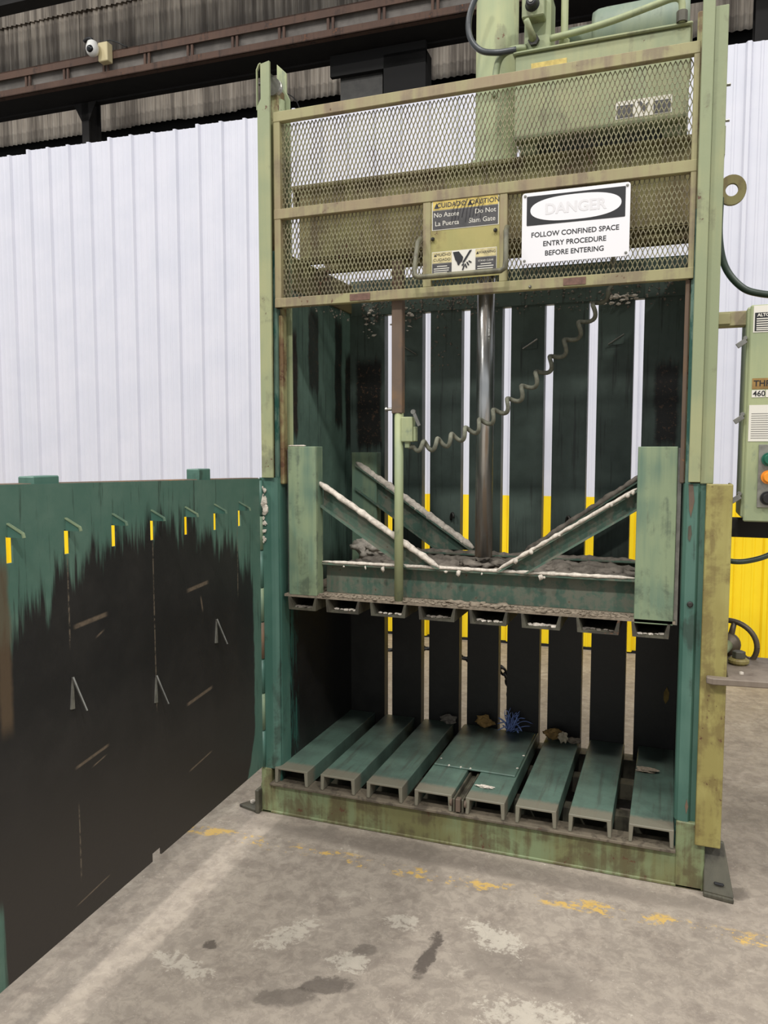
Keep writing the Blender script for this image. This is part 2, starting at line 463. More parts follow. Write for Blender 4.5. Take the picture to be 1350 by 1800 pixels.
class MB:
    def __init__(s):
        s.v, s.f, s.mi = [], [], []
        s.cur = 0
        s.X = None

    def add(s, vs, fs, X=None):
        b = len(s.v)
        for p in vs:
            p = Vector(p)
            if X is not None:
                p = X @ p
            if s.X is not None:
                p = s.X @ p
            s.v.append(p)
        for f in fs:
            s.f.append(tuple(i + b for i in f))
            s.mi.append(s.cur)
        return s

    def box(s, x0, x1, y0, y1, z0, z1, X=None):
        vs = [(x0, y0, z0), (x1, y0, z0), (x1, y1, z0), (x0, y1, z0), (x0, y0, z1), (x1, y0, z1), (x1, y1, z1), (x0, y1, z1)]
        return s.add(vs, [(0, 3, 2, 1), (4, 5, 6, 7), (0, 1, 5, 4), (1, 2, 6, 5), (2, 3, 7, 6), (3, 0, 4, 7)], X)

    def prism(s, poly, a, b, axis='y', X=None):
        """poly in the plane normal to axis; (x,z) for y, (x,y) for z, (y,z) for x"""
        n = len(poly)

        def P(q, t):
            return {'y': (q[0], t, q[1]), 'z': (q[0], q[1], t), 'x': (t, q[0], q[1])}[axis]
        vs = [P(q, a) for q in poly] + [P(q, b) for q in poly]
        fs = [tuple(range(n)), tuple(range(2 * n - 1, n - 1, -1))]
        fs += [(i, i + n, (i + 1) % n + n, (i + 1) % n) for i in range(n)]
        return s.add(vs, fs, X)

    def tube(s, pts, r, n=10, cap=True, X=None, flat=1.0):
        pts = [Vector(p) for p in pts]
        m = len(pts)
        rs = r if isinstance(r, (list, tuple)) else [r] * m
        up = None
        vs = []
        for i, p in enumerate(pts):
            d = (pts[min(i + 1, m - 1)] - pts[max(i - 1, 0)]).normalized()
            if up is None:
                up = Vector((0, 0, 1)) if abs(d.z) < .9 else Vector((1, 0, 0))
            sd = d.cross(up).normalized()
            up = sd.cross(d).normalized()
            for k in range(n):
                a = 2 * pi * k / n
                vs.append(p + sd * cos(a) * rs[i] + up * sin(a) * rs[i] * flat)
        fs = []
        for i in range(m - 1):
            for k in range(n):
                fs.append((i * n + k, i * n + (k + 1) % n, (i + 1) * n + (k + 1) % n, (i + 1) * n + k))
        if cap:
            fs.append(tuple(range(n - 1, -1, -1)))
            fs.append(tuple(range((m - 1) * n, m * n)))
        return s.add(vs, fs, X)

    def cyl(s, c, axis, r, h, n=24, X=None, r2=None):
        ax = {'x': Vector((1, 0, 0)), 'y': Vector((0, 1, 0)), 'z': Vector((0, 0, 1))}[axis] if isinstance(axis, str) else Vector(axis)
        c = Vector(c)
        return s.tube([c, c + ax * h], [r, r if r2 is None else r2], n, True, X)

    def lathe(s, prof, c, axis='z', n=24, X=None):
        """prof: list of (r, h) along axis from c"""
        c = Vector(c)
        R = {'z': Matrix.Identity(3), 'x': Matrix(((0, 0, 1), (0, 1, 0), (-1, 0, 0))), 'y': Matrix(((1, 0, 0), (0, 0, 1), (0, -1, 0)))}[axis]
        vs, fs = [], []
        m = len(prof)
        for r, h in prof:
            for k in range(n):
                a = 2 * pi * k / n
                vs.append(c + R @ Vector((r * cos(a), r * sin(a), h)))
        for i in range(m - 1):
            for k in range(n):
                fs.append((i * n + k, i * n + (k + 1) % n, (i + 1) * n + (k + 1) % n, (i + 1) * n + k))
        fs.append(tuple(range(n - 1, -1, -1)))
        fs.append(tuple(range((m - 1) * n, m * n)))
        return s.add(vs, fs, X)

    def blob(s, c, r, sub=2, jit=.25, seed=0, X=None, sc=(1, 1, 1), freq=2.0):
        bm = bmesh.new()
        bmesh.ops.create_icosphere(bm, subdivisions=sub, radius=1)
        vs = []
        for v in bm.verts:
            k = 1 + jit * mnoise.noise(v.co * freq + Vector((seed * 3.1, seed * 1.7, 0))) * 1.6
            vs.append((c[0] + v.co.x * k * r * sc[0], c[1] + v.co.y * k * r * sc[1], c[2] + v.co.z * k * r * sc[2]))
        fs = [tuple(v.index for v in f.verts) for f in bm.faces]
        bm.free()
        return s.add(vs, fs, X)

    def text(s, body, size, X, align='CENTER', xs=1.0, bold=0.0):
        cu = bpy.data.curves.new('t', 'FONT')
        cu.body = body
        cu.size = size
        cu.align_x = align
        cu.align_y = 'CENTER'
        cu.offset = bold
        cu.resolution_u = 3
        ob = bpy.data.objects.new('t', cu)
        COL.objects.link(ob)
        dg = bpy.context.evaluated_depsgraph_get()
        me = bpy.data.meshes.new_from_object(ob.evaluated_get(dg))
        s.add([(v.co.x * xs, v.co.y, 0) for v in me.vertices], [tuple(p.vertices) for p in me.polygons], X)
        bpy.data.objects.remove(ob)
        bpy.data.curves.remove(cu)
        bpy.data.meshes.remove(me)
        return s

    def build(s, name, mats, parent=None, bevel=0, smooth=False, loc=None, rot=None, seg=1, origin=None):
        if not isinstance(mats, (list, tuple)):
            mats = [mats]
        me = bpy.data.meshes.new(name)
        vs = s.v
        if origin is not None:
            o_ = Vector(origin)
            vs = [v - o_ for v in vs]
        me.from_pydata([tuple(v) for v in vs], [], s.f)
        for m in mats:
            me.materials.append(M[m] if isinstance(m, str) else m)
        me.polygons.foreach_set('material_index', s.mi)
        bm = bmesh.new()
        bm.from_mesh(me)
        bmesh.ops.recalc_face_normals(bm, faces=bm.faces)
        bm.to_mesh(me)
        bm.free()
        if smooth:
            me.shade_smooth()
        ob = bpy.data.objects.new(name, me)
        COL.objects.link(ob)
        if origin is not None:
            ob.location = origin
        if loc is not None:
            ob.location = loc
        if rot is not None:
            ob.rotation_euler = rot
        if bevel:
            md = ob.modifiers.new('edge', 'BEVEL')
            md.width = bevel
            md.segments = seg
            md.limit_method = 'ANGLE'
            md.angle_limit = RAD(40)
        setp(ob, parent)
        return ob


def world_of(o):
    m = Matrix.LocRotScale(o.location, o.rotation_euler, o.scale)
    if o.parent is not None:
        m = world_of(o.parent) @ o.matrix_parent_inverse @ m
    return m


def setp(ob, parent):
    if parent is not None:
        ob.parent = parent
        ob.matrix_parent_inverse = world_of(parent).inverted()


def tag(o, label=None, cat=None, group=None, kind=None):
    if label:
        o['label'] = label
    if cat:
        o['category'] = cat
    if group:
        o['group'] = group
    if kind:
        o['kind'] = kind
    return o


def empty(name, loc, label, cat, group=None):
    o = bpy.data.objects.new(name, None)
    o.empty_display_size = .1
    COL.objects.link(o)
    o.location = loc
    return tag(o, label, cat, group)


def inst(src, loc=None, rot=None, parent=None):
    c = src.copy()
    c.parent = None
    c.matrix_parent_inverse = Matrix.Identity(4)
    COL.objects.link(c)
    if loc is not None:
        c.location = loc
    if rot is not None:
        c.rotation_euler = rot
    setp(c, parent if parent is not None else src.parent)
    return c


def bez(p0, p1, p2, p3, n=14):
    p0, p1, p2, p3 = map(Vector, (p0, p1, p2, p3))
    return [p0 * (1 - t) ** 3 + p1 * 3 * t * (1 - t) ** 2 + p2 * 3 * t * t * (1 - t) + p3 * t ** 3 for t in [i / n for i in range(n + 1)]]


def spline(pts, n=8):
    """Catmull-Rom through pts"""
    P = [Vector(p) for p in pts]
    P = [2 * P[0] - P[1]] + P + [2 * P[-1] - P[-2]]
    out = []
    for i in range(1, len(P) - 2):
        for k in range(n):
            t = k / n
            a, b, c, d = P[i - 1], P[i], P[i + 1], P[i + 2]
            out.append(.5 * ((2 * b) + (c - a) * t + (2 * a - 5 * b + 4 * c - d) * t * t + (3 * b - a - 3 * c + d) * t ** 3))
    out.append(P[-2])
    return out


def XZ(x, y, z):
    """text plane facing the camera side (-y)"""
    return Matrix.Translation((x, y, z)) @ Matrix.Rotation(pi / 2, 4, 'X')


# ------------------------------------------------------------------ setting
fl = MB().box(-14, 10, -9, 7, -.12, 0).build('floor', 'concrete')
tag(fl, kind='structure')

BA = RAD(1.5)                       # the hall wall stands 1.5 degrees off the machine
BO = Vector((-.25, 3.14, 0))


def BW(x, off, z):
    return Vector((BO.x + cos(BA) * x - sin(BA) * off, BO.y + sin(BA) * x + cos(BA) * off, z))


BR = (0, 0, BA)
wall = MB().box(-8.2, 6.2, .05, .09, 0, 4.0).build('wall_back', 'void', loc=BW(0, 0, 0), rot=BR)
tag(wall, kind='structure')

PW = .893


def rib_profile():
    out = []
    k = 4
    p = PW / k
    for i in range(k):
        x = i * p
        out += [(x, 0), (x + .012, -.026), (x + .036, -.026), (x + .048, 0)]
        for c in (.105, .165):
            out += [(x + c - .012, 0), (x + c - .006, -.0045), (x + c + .006, -.0045), (x + c + .012, 0)]
    out.append((PW, 0))
    return out


pp = rib_profile()
mb = MB()
zs = [0, .006, 4.232]
vs = []
for j in range(2):
    for (x, y) in pp:
        vs.append((x, y, .02 if j == 0 else 4.236 - .022 * x / PW - (.012 if .1 < x / PW < .9 else 0) * 0))
n = len(pp)
back = [(x, y + .004, z) for (x, y, z) in vs]
fs = [(i, i + 1, n + i + 1, n + i) for i in range(n - 1)]
fs2 = [(2 * n + i + 1, 2 * n + i, 3 * n + i, 3 * n + i + 1) for i in range(n - 1)]
top = [(n + i, n + i + 1, 3 * n + i + 1, 3 * n + i) for i in range(n - 1)]
bot = [(i + 1, i, 2 * n + i, 2 * n + i + 1) for i in range(n - 1)]
ends = [(0, n, 3 * n, 2 * n), (n - 1, 3 * n - 1, 4 * n - 1, 2 * n - 1)]
mb.add(vs + back, fs + fs2 + top + bot + ends)
p0 = mb.build('wall_panel', 'panel', loc=BW(-3.836 - 5 * PW, 0, 0), rot=BR)
setp(p0, wall)
for i in range(1, 15):
    inst(p0, BW(-3.836 + (i - 5) * PW, -.002 * (i % 2), random.uniform(-.008, .006)), BR, wall)
sk = MB().box(-8.2, 6.2, -.012, 0.0, 0, .02).build('baseboard_back', 'void', loc=BW(0, 0, 0), rot=BR)
tag(sk, kind='structure')

# old sheets above the liner; the black backing stands in for shadowed void
uw = MB().box(-10, 8, 1.78, 1.82, 3.6, 8.6).build('wall_upper', 'void', loc=BW(0, 0, 0), rot=BR)
tag(uw, kind='structure')
SW = .067 * 10
mb = MB()
vs = []
N = 80
for j in range(2):
    for i in range(N + 1):
        x = SW * i / N
        vs.append((x, -.011 * cos(2 * pi * i / 8), 0 if j == 0 else 1.0))
mb.add(vs + [(x, y + .003, z) for x, y, z in vs],
       [(i, i + 1, N + 2 + i, N + 1 + i) for i in range(N)] + [(2 * N + 2 + i + 1, 2 * N + 2 + i, 3 * N + 3 + i, 3 * N + 4 + i) for i in range(N)]
       + [(i + 1, i, 2 * N + 2 + i, 2 * N + 3 + i) for i in range(N)])
c0 = mb.build('corrugated_sheet', 'corr', loc=BW(-8.5, 1.62, 5.06), rot=BR)
c0.scale = (1, 1, 1.4)
setp(c0, uw)
for r, (z, off, h) in enumerate(((5.06, 1.62, 1.4), (6.38, 1.59, 1.7))):
    for i in range(22):
        if r == 0 and i == 0:
            continue
        c = inst(c0, BW(-8.5 + i * SW * .985 + r * .2, off - .008 * (i % 2), z + random.uniform(-.006, .006)), BR, uw)
        c.scale = (1, 1, h)

# crane runway beam
OF = .8
cb = empty('runway_beam', BW(-1, OF + .2, 5.18), 'long rusty brown lattice beam running high across the sooty wall', 'steel beam')
XB0, XB1 = -9.0, 6.5
mk = lambda: MB()


def bbuild(m_, name, mat, parent=cb, **k):
    o = m_.build(name, mat, loc=BW(0, 0, 0), rot=BR, **k)
    setp(o, parent)
    return o


bbuild(MB().box(XB0, XB1, OF, OF + .012, 5.355, 5.432).box(XB0, XB1, OF, OF + .07, 5.42, 5.432), 'upper_rail', 'brownbeam')
bbuild(MB().box(XB0, XB1, OF, OF + .012, 5.18, 5.246).box(XB0, XB1, OF, OF + .07, 5.18, 5.19), 'lower_rail', 'brownbeam')
bbuild(MB().box(XB0, XB1, OF + .07, OF + .46, 5.182, 5.20).box(XB0, XB1, OF + .40, OF + .42, 5.20, 5.3).box(XB0, XB1, OF + .38, OF + .46, 5.165, 5.182), 'girder_web', 'blackbeam')
bbuild(MB().box(XB0, XB1, OF + .055, OF + .065, 5.19, 5.42), 'web_plate', 'webgrey')
s0 = bbuild(MB().box(-.035, -.012, OF + .012, OF + .03, 5.19, 5.42).box(.012, .035, OF + .012, OF + .03, 5.19, 5.42), 'stitch_plate', 'brownbeam')
for i in range(-8, 14):
    if i == 0:
        s0.location = BW(-4.55, 0, 0)
        setp(s0, cb)
    else:
        inst(s0, BW(-4.55 + i * .485, 0, 0), BR, cb)
g2 = MB().box(XB0, XB1, OF - .05, OF + .12, 6.06, 6.09).box(XB0, XB1, OF + .02, OF + .05, 6.09, 6.5)
gir = bbuild(g2, 'girt_beam', 'blackbeam', None)
tag(gir, 'dark horizontal girt crossing the topmost left corner', 'steel beam')


def column(x0, x1, mat='blackbeam', label='', haunch=True):
    m_ = MB().box(x0, x1, OF + .36, OF + .38, 0.01, 5.17).box(x0, x1, OF + .54, OF + .56, 0.01, 5.6).box((x0 + x1) / 2 - .008, (x0 + x1) / 2 + .008, OF + .38, OF + .54, 0.01, 5.3)
    if haunch:
        m_.prism([(x0, 4.98), (x0 - .10, 5.17), (x1 + .10, 5.17), (x1, 4.98)], OF + .36, OF + .374)
    o = bbuild(m_, 'steel_column', mat, None)
    return tag(o, label, 'steel column', 'columns under the runway beam')


column(-4.17, -4.08, label='slim black steel column under the beam above the left liner panels')
column(-1.20, -.78, 'darksteel', 'broad dark steel column under the beam behind the gate top', False)
column(2.36, 2.47, label='black steel column at the far right above the liner', haunch=False)
hb = bbuild(MB().box(-1.28, -.35, OF + .30, OF + .35, 4.98, 5.17).box(-.75, -.35, OF + .3, OF + .5, 4.3, 5.1), 'bracket_box', 'void', None)
tag(hb, 'black steel bracket box below the runway beam behind the gate', 'steel bracket')

# thin wire
wv = MB().tube(spline([BW(-2.02, 1.2, 5.14), BW(-1.86, 1.1, 4.97), BW(-1.55, .9, 4.74), BW(-1.35, .6, 4.4), BW(-1.2, .1, 4.1)], 6), .005, 6).build('hanging_wire', 'blackbeam', smooth=True)
tag(wv, 'thin dark wire sagging from the beam to the white liner top', 'wire')

# security camera
sc_ = empty('security_camera', BW(-3.6, OF - .06, 5.3), 'small white dome security camera on a beige box by the beam', 'security camera')
sm = lambda m_, name, mat, **k: bbuild(m_, name, mat, sc_, **k)
sm(MB().box(-3.585, -3.475, OF - .09, OF - .005, 5.30, 5.48), 'junction_box', 'beige', bevel=.006)
ball = sm(MB().lathe([(.001, -.062), (.03, -.055), (.052, -.034), (.062, 0), (.06, .03), (.045, .075), (.02, .09)], (-3.60, OF - .15, 5.385), 'z', 20), 'dome', 'cctv', smooth=True)
lz = MB().lathe([(.034, 0), (.034, -.03), (.024, -.04), (.003, -.042)], (-3.592, OF - .175, 5.377), 'y', 16)
ln_ = bbuild(lz, 'lens', 'lens', ball, smooth=True)
sm(MB().tube(bez((-3.60, OF - .15, 5.47), (-3.60, OF - .15, 5.50), (-3.66, OF - .15, 5.51), (-3.70, OF - .14, 5.485)), .016, 8), 'bracket_arm', 'rubber', smooth=True)
sm(MB().tube(bez((-3.55, OF - .05, 5.48), (-3.5, OF - .05, 5.54), (-3.4, OF - .05, 5.48), (-3.3, OF - .01, 5.43)), .006, 6), 'cable', 'rubber', smooth=True)

# ------------------------------------------------------------------ the baler
BAL = empty('baler', (.84, .4, 0), 'large green vertical baler with open chamber, raised mesh gate and swung door', 'baler')

# base
MB().box(.0, 1.70, .0, .03, 0, .122).box(.0, 1.70, -.004, .06, 0, .012).build('base_beam', 'base', BAL, bevel=.003)
MB().box(.05, 1.613, -.016, .07, .123, .134).build('base_ledge', 'ledge', BAL, bevel=.002)
MB().box(.0, 1.70, .74, .82, 0, .134).build('rear_base_beam', 'dirty', BAL, bevel=.003)
for x0, x1 in ((.0, .05), (1.65, 1.70)):
    MB().box(x0, x1, .07, .74, 0, .134).build('base_side_rail', 'dirty', BAL, bevel=.003)
MB().prism([(0.005, -.004), (.052, -.004), (.052, .1), (0.005, .1)], 0, .19, 'z').build('corner_base', 'base', BAL, bevel=.004)
MB().box(1.612, 1.705, -.004, .1, 0, .235).build('corner_base', 'base', BAL, bevel=.004)
MB().prism([(-.105, 0), (.005, -.03), (.005, .13), (-.02, .13)], 0, .014, 'z').box(-.012, .006, -.03, .13, 0, .1).build('foot_plate', 'dirty', BAL, bevel=.003)
# right foot: sloped slotted plate
f_ = MB()
f_.add([(1.703, -.035, .016), (1.797, -.05, .016), (1.79, .02, .02), (1.703, .03, .02), (1.703, -.035, 0), (1.797, -.05, 0), (1.79, .02, 0), (1.703, .03, 0)],
       [(0, 1, 2, 3), (7, 6, 5, 4), (0, 4, 5, 1), (1, 5, 6, 2), (2, 6, 7, 3), (3, 7, 4, 0)])
f_.add([(1.703, -.03, .016), (1.797, -.045, .016), (1.765, .03, .17), (1.703, .03, .17), (1.703, -.018, .016), (1.797, -.033, .016), (1.765, .042, .17), (1.703, .042, .17)],
       [(0, 1, 2, 3), (7, 6, 5, 4), (0, 4, 5, 1), (1, 5, 6, 2), (2, 6, 7, 3), (3, 7, 4, 0)])
fp = f_.build('foot_plate', 'dirty', BAL, bevel=.004, seg=2)
MB().box(-.016, .016, -.005, .001, -.005, .005).build('slot', 'black', fp, loc=(1.751, -.029, .051), rot=(RAD(-25), 0, RAD(-9)), bevel=.003)
MB().lathe([(.012, 0), (.012, .008), (.006, .012)], (-.055, .03, .014), 'z', 10).build('anchor_bolt', 'lint', BAL, smooth=False)

# press floor channels (inverted U, open at the front)
CW = .148


def u_channel(wd, h, length, t, open_down=True, lip=.012):
    """channel running along +y, centred on x=0..wd; web at top if open_down"""
    if open_down:
        poly = [(0, 0), (0, h), (wd, h), (wd, 0), (wd - lip, 0), (wd - lip - .004, h - t), (lip + .004, h - t), (lip, 0)]
    else:
        poly = [(0, h), (lip, h), (lip + .012, t), (wd - lip - .012, t), (wd - lip, h), (wd, h), (wd - .004, 0), (.004, 0)]
    m_ = MB()
    n_ = len(poly)
    vs_ = [(x, 0, z) for x, z in poly] + [(x, length, z) for x, z in poly]
    fs_ = [(i, i + n_, (i + 1) % n_ + n_, (i + 1) % n_) for i in range(n_)]
    if open_down:
        caps = [(0, 1, 6, 7), (1, 2, 5, 6), (2, 3, 4, 5)]
    else:
        caps = [(0, 1, 2, 7), (7, 2, 3, 6), (6, 3, 4, 5)]
    fs_ += [tuple(c) for c in caps] + [tuple(i + n_ for i in reversed(c)) for c in caps]
    m_.add(vs_, fs_)
    return m_


FX = [.069, .275, .474, .672, .873, 1.061, 1.252, 1.458]
ch = u_channel(CW, .066, .765, .009).build('floor_channel', 'floorchan', BAL, loc=(FX[0], -.006, .134), bevel=.003, seg=2)
for x in FX[1:]:
    inst(ch, (x, -.006, .134))
MB().box(.09, 1.62, .5, .56, .06, .125).build('floor_joist', 'dirty', BAL)
MB().box(.09, 1.62, .2, .26, .06, .125).build('floor_joist', 'dirty', BAL)
# ejector guide between the two middle channels
MB().box(.824, .832, -.006, .73, .134, .188).box(.858, .866, -.006, .73, .134, .188).box(.832, .858, .01, .73, .134, .168).build('ejector_guide', 'dirty', BAL, bevel=.002)
eg = MB().box(.836, .854, -.012, .012, .14, .19).cyl((.822, .0, .172), 'x', .014, -.01, 12).cyl((.868, .0, .172), 'x', .014, .01, 12).build('ejector_hook', 'rust', BAL, bevel=.002)
# cover plate
fpl = MB().prism([(.677, .24), (1.014, .232), (1.012, .725), (.686, .72)], .2005, .208, 'z').build('floor_plate', 'floorchan', BAL, bevel=.002)
for x, y in ((.74, .243), (.79, .242), (.83, .242), (1.008, .31), (1.008, .45), (.69, .30)):
    MB().blob((x, y, .206), .006, 1, .3, x).build('weld_bead', 'lint', fpl)

# chamber back slats with open bale-tie slots
R0, RP, SG = .305, .1885, .040
edges = [.088] + [R0 + RP * k for k in range(7)]
ends_ = [R0 + RP * k - SG for k in range(7)] + [1.607]
wdt = RP - SG


def slat_mesh(wd):
    return [(0, 0), (wd, 0), (wd, .05), (wd - .008, .05), (wd - .008, .008), (.008, .008), (.008, .05), (0, .05)]


sl = None
for i, (a, b) in enumerate(zip(edges, ends_)):
    if 0 < i < 7 and sl is not None:
        inst(sl, (a, .762, 0))
        continue
    o = MB()
    po = slat_mesh(b - a if i in (0, 7) else wdt)
    o.prism(po, .134, 2.15, 'z')
    q = o.build('back_slat', 'slat', BAL, loc=(a, .762, 0))
    if i == 0:
        sl = MB().prism(slat_mesh(wdt), .134, 2.15, 'z').build('back_slat', 'slat', BAL, loc=(edges[1], .762, 0))
        edges_done = True
# (slat at edges[1] was placed above as the shared one; the copies fill 2..6 and repeat it once)
MB().box(.088, 1.607, .757, .80, 2.135, 2.30).build('back_header', 'slat', BAL, bevel=.003)
# wire hooks on slats (upper row and lower row)
def tab_hook(sg):
    m_ = MB()
    m_.prism([(0, 0), (0, .040), (.064 * sg, .0), (.064 * sg, -.004)], -.002, .002, 'y')
    m_.cur = 1
    m_.tube([(0, -.006, .040), (.064 * sg, -.006, 0)], .0035, 6)
    return m_


tab_hook(1).build('wire_hook', ['slat', 'zinc'], BAL, loc=(.366, .752, 1.94))
hkm = tab_hook(-1).build('wire_hook', ['slat', 'zinc'], BAL, loc=(.990, .752, 1.945))
inst(hkm, (1.357, .752, 1.948))
for x in (.60, 1.13):
    MB().tube(bez((x, .755, 1.17), (x - .005, .75, 1.21), (x + .02, .74, 1.215), (x + .015, .735, 1.18), 8), .006, 6).build('wire_hook', 'darksteel', BAL, smooth=True)

# side walls
MB().box(.072, .088, .02, .80, .134, 2.275).build('side_wall', 'sidewall', BAL)
MB().box(1.607, 1.623, .02, .80, .134, 2.275).build('side_wall', 'sidewall', BAL)
# lower front posts with rounded inner corner
for side in (0, 1):
    if side == 0:
        poly = [(.012, .0), (.062, .0), (.076, .004), (.086, .014), (.09, .03), (.09, .1), (.012, .1)]
        o = MB().prism(poly, .19, 1.387, 'z').build('front_post', 'teal', BAL)
        MB().box(.035, .09, .045, .1, 1.387, 2.9).build('front_post', 'rustpost', BAL, bevel=.004)
    else:
        poly = [(1.603, .03), (1.606, .014), (1.616, .003), (1.63, .0), (1.648, .0), (1.656, .012), (1.68, .012), (1.69, .02), (1.69, .1), (1.603, .1)]
        o = MB().prism(poly, .235, 1.387, 'z').build('front_post', 'teal', BAL)
        MB().box(1.603, 1.662, .045, .1, 1.387, 2.9).build('front_post', 'rustpost', BAL, bevel=.004)
        b_ = MB().lathe([(.010, 0), (.010, -.006), (.006, -.010)], (1.634, .0, .985), 'y', 12).build('bolt', 'darksteel', o)
        MB().prism([(1.618, 1.385), (1.632, 1.385), (1.638, 1.33), (1.628, 1.275), (1.622, 1.30)], -.0015, .001).build('rust_scar', 'rust', o)
        MB().prism([(1.621, 1.245), (1.629, 1.25), (1.633, 1.22), (1.627, 1.195), (1.621, 1.205)], -.0015, .001).build('rust_scar', 'dirty', o)
        MB().prism([(1.643, .315), (1.649, .29), (1.643, .262), (1.638, .29)], -.0015, .001).build('rust_scar', 'rust', o)
        MB().box(1.590, 1.604, .018, .05, 1.387, 2.07).build('guide_bar', 'rust', BAL, bevel=.003)
MB().box(.088, .106, .03, .07, 1.36, 2.03).build('guide_bar', 'rustpost', BAL, bevel=.006, seg=3)

# gate guides
gl = MB()
# front flange with the notch at the upper left corner
gl.prism([(.030, 1.387), (.080, 1.387), (.084, 2.975), (.045, 2.968), (.045, 2.84), (.030, 2.815)], -.014, -.002)
gl.box(.030, .040, -.002, .10, 1.387, 2.80)
gl.prism([(.026, 2.80), (.030, 2.80), (.030, 2.945), (.040, 2.965), (.046, 2.968), (.046, 2.974), (.036, 2.97), (.026, 2.95)], -.014, -.002)
guideL = gl.build('gate_guide', 'pale', BAL, bevel=.0015)
MB().prism([(.056, 1.39), (.112, 1.39), (.112, 2.872), (.098, 2.90), (.098, 2.975), (.056, 3.015)], .10, .108).build('back_plate', 'palegreen', guideL, bevel=.0015)
MB().box(.044, .050, -.002, .10, 2.955, 2.965).cyl((.052, .05, 2.93), 'y', .012, .05, 10).build('pulley_bracket', 'darksteel', guideL)
MB().lathe([(.012, 0), (.034, 0), (.034, .006), (.026, .012), (.034, .018), (.034, .024), (.012, .024)], (.072, .03, 2.90), 'y', 20).build('pulley', 'zinc', guideL, smooth=False)
MB().cyl((.078, .072, 2.40), 'z', .024, .46, 16).build('guide_tube', 'pale', guideL, smooth=True)
for z in (2.26, 2.91):
    MB().cyl((.0215, .02, z), 'x', .006, .010, 8).build('bolt', 'darksteel', guideL)
gr = MB()
gr.box(1.6165, 1.653, -.014, -.002, 1.392, 2.975).box(1.653, 1.693, .004, .014, 1.387, 2.885).box(1.683, 1.693, .014, .10, 1.387, 2.885)
guideR = gr.build('gate_guide', 'pale', BAL, bevel=.002)
for z in (2.66, 2.55):
    MB().cyl((1.693, .05, z), 'x', .005, .014, 8).build('bolt', 'zinc', guideR)
MB().prism([(.12, 2.47), (.18, 2.47), (.18, 2.56), (.12, 2.56)], 1.693, 1.70, 'x').build('tab', 'pale', guideR)

# lifting eye on the beam end
le = MB()
ring = []
NR = 28
for j, r in enumerate((.020, .046)):
    for k in range(NR):
        a = 2 * pi * k / NR
        ring.append((1.738 + r * 1.05 * cos(a), r * 1.15 * sin(a) + 2.428))
vs = [(x, .372, z) for x, z in ring] + [(x, .388, z) for x, z in ring]
fs = []
for k in range(NR):
    k2 = (k + 1) % NR
    fs += [(k, k2, NR + k2, NR + k), (2 * NR + k2, 2 * NR + k, 3 * NR + k, 3 * NR + k2), (NR + k, NR + k2, 3 * NR + k2, 3 * NR + k), (k2, k, 2 * NR + k, 2 * NR + k2)]
le.add(vs, fs)
le.box(1.60, 1.705, .372, .388, 2.36, 2.475)
le.build('lifting_eye', 'header', BAL)

# latch post, shelf plate and handwheel
lp = MB().box(1.672, 1.752, -.022, -.010, .168, 1.388).box(1.742, 1.752, -.010, .09, .168, 1.388).box(1.672, 1.682, -.010, .03, .168, 1.388).build('latch_post', 'latch', BAL, bevel=.004, seg=2)
poly = [(1.69, -.03), (1.70, -.05), (1.722, -.055), (1.93, -.03), (1.97, .02), (1.97, .22), (1.93, .27), (1.753, .27), (1.753, -.008), (1.69, -.008)]
sh = MB().prism([(1.69, -.05), (1.71, -.06), (1.93, -.035), (1.97, .02), (1.97, .24), (1.93, .28), (1.755, .28), (1.755, -.024), (1.69, -.024)], .735, .757, 'z').build('latch_shelf', 'shelf', BAL, bevel=.003)
MB().lathe([(.0, 0), (.008, 0), (.007, .006), (.002, .008)], (1.80, .03, .757), 'z', 10).build('pebble', 'lint', sh)
hw = MB()
# wheel in the plane tilted, axis along -x/+y
ctr = Vector((1.775, .27, .80))
WX = Matrix.Translation(ctr) @ Matrix.Rotation(RAD(-20), 4, 'Z')
rim = []
for k in range(41):
    a = 2 * pi * k / 40
    rim.append((.095 * cos(a), 0, .085 * sin(a)))
hw.tube(rim, .0095, 10, False, WX)
for a in (80, 200, 320):
    hw.tube([(0, 0, 0), (.093 * cos(RAD(a)), 0, .083 * sin(RAD(a)))], [.013, .009], 8, True, WX)
hwo = hw.build('handwheel', 'wheel', BAL, smooth=True)
MB().lathe([(.0, -.02), (.04, -.018), (.042, 0), (.03, .01), (.0, .012)], (0, 0, 0), 'y', 20, WX).build('hub', 'wheel', hwo, smooth=True)
MB().tube([WX @ Vector((0, 0, 0)), WX @ Vector((.0, -.13, -.02))], [.02, .017], 14).build('screw_shaft', 'palegreen', hwo, smooth=True)
nut = Matrix.Translation((1.80, .155, .757))
MB().lathe([(.0, 0), (.026, .0), (.034, .008), (.034, .016), (.028, .022), (0, .022)], (0, 0, 0), 'z', 20, nut).build('washer', 'latch', hwo)
MB().lathe([(.0, .022), (.022, .022), (.022, .046), (.0, .046)], (0, 0, 0), 'z', 6, nut).build('nut', 'dirty', hwo, bevel=.002)

# header beam carrying the cylinder
hd = MB()
hd.box(.075, 1.61, .25, .262, 2.29, 2.575).box(.075, 1.61, .25, .33, 2.285, 2.297)
hd.box(.045, 1.61, .235, .53, 2.572, 2.59)
hd.box(.075, 1.61, .50, .512, 2.29, 2.575).box(.075, 1.61, .43, .512, 2.285, 2.297)
hd.box(.045, .06, .25, .51, 2.50, 2.575)
hdr = hd.build('header_beam', 'header', BAL, bevel=.002)
MB().box(.62, 1.10, .262, .50, 2.30, 2.32).build('cylinder_mount', 'header', hdr)
MB().box(.088, .098, .11, .76, 2.15, 2.28).build('wall_stiffener', 'header', BAL)
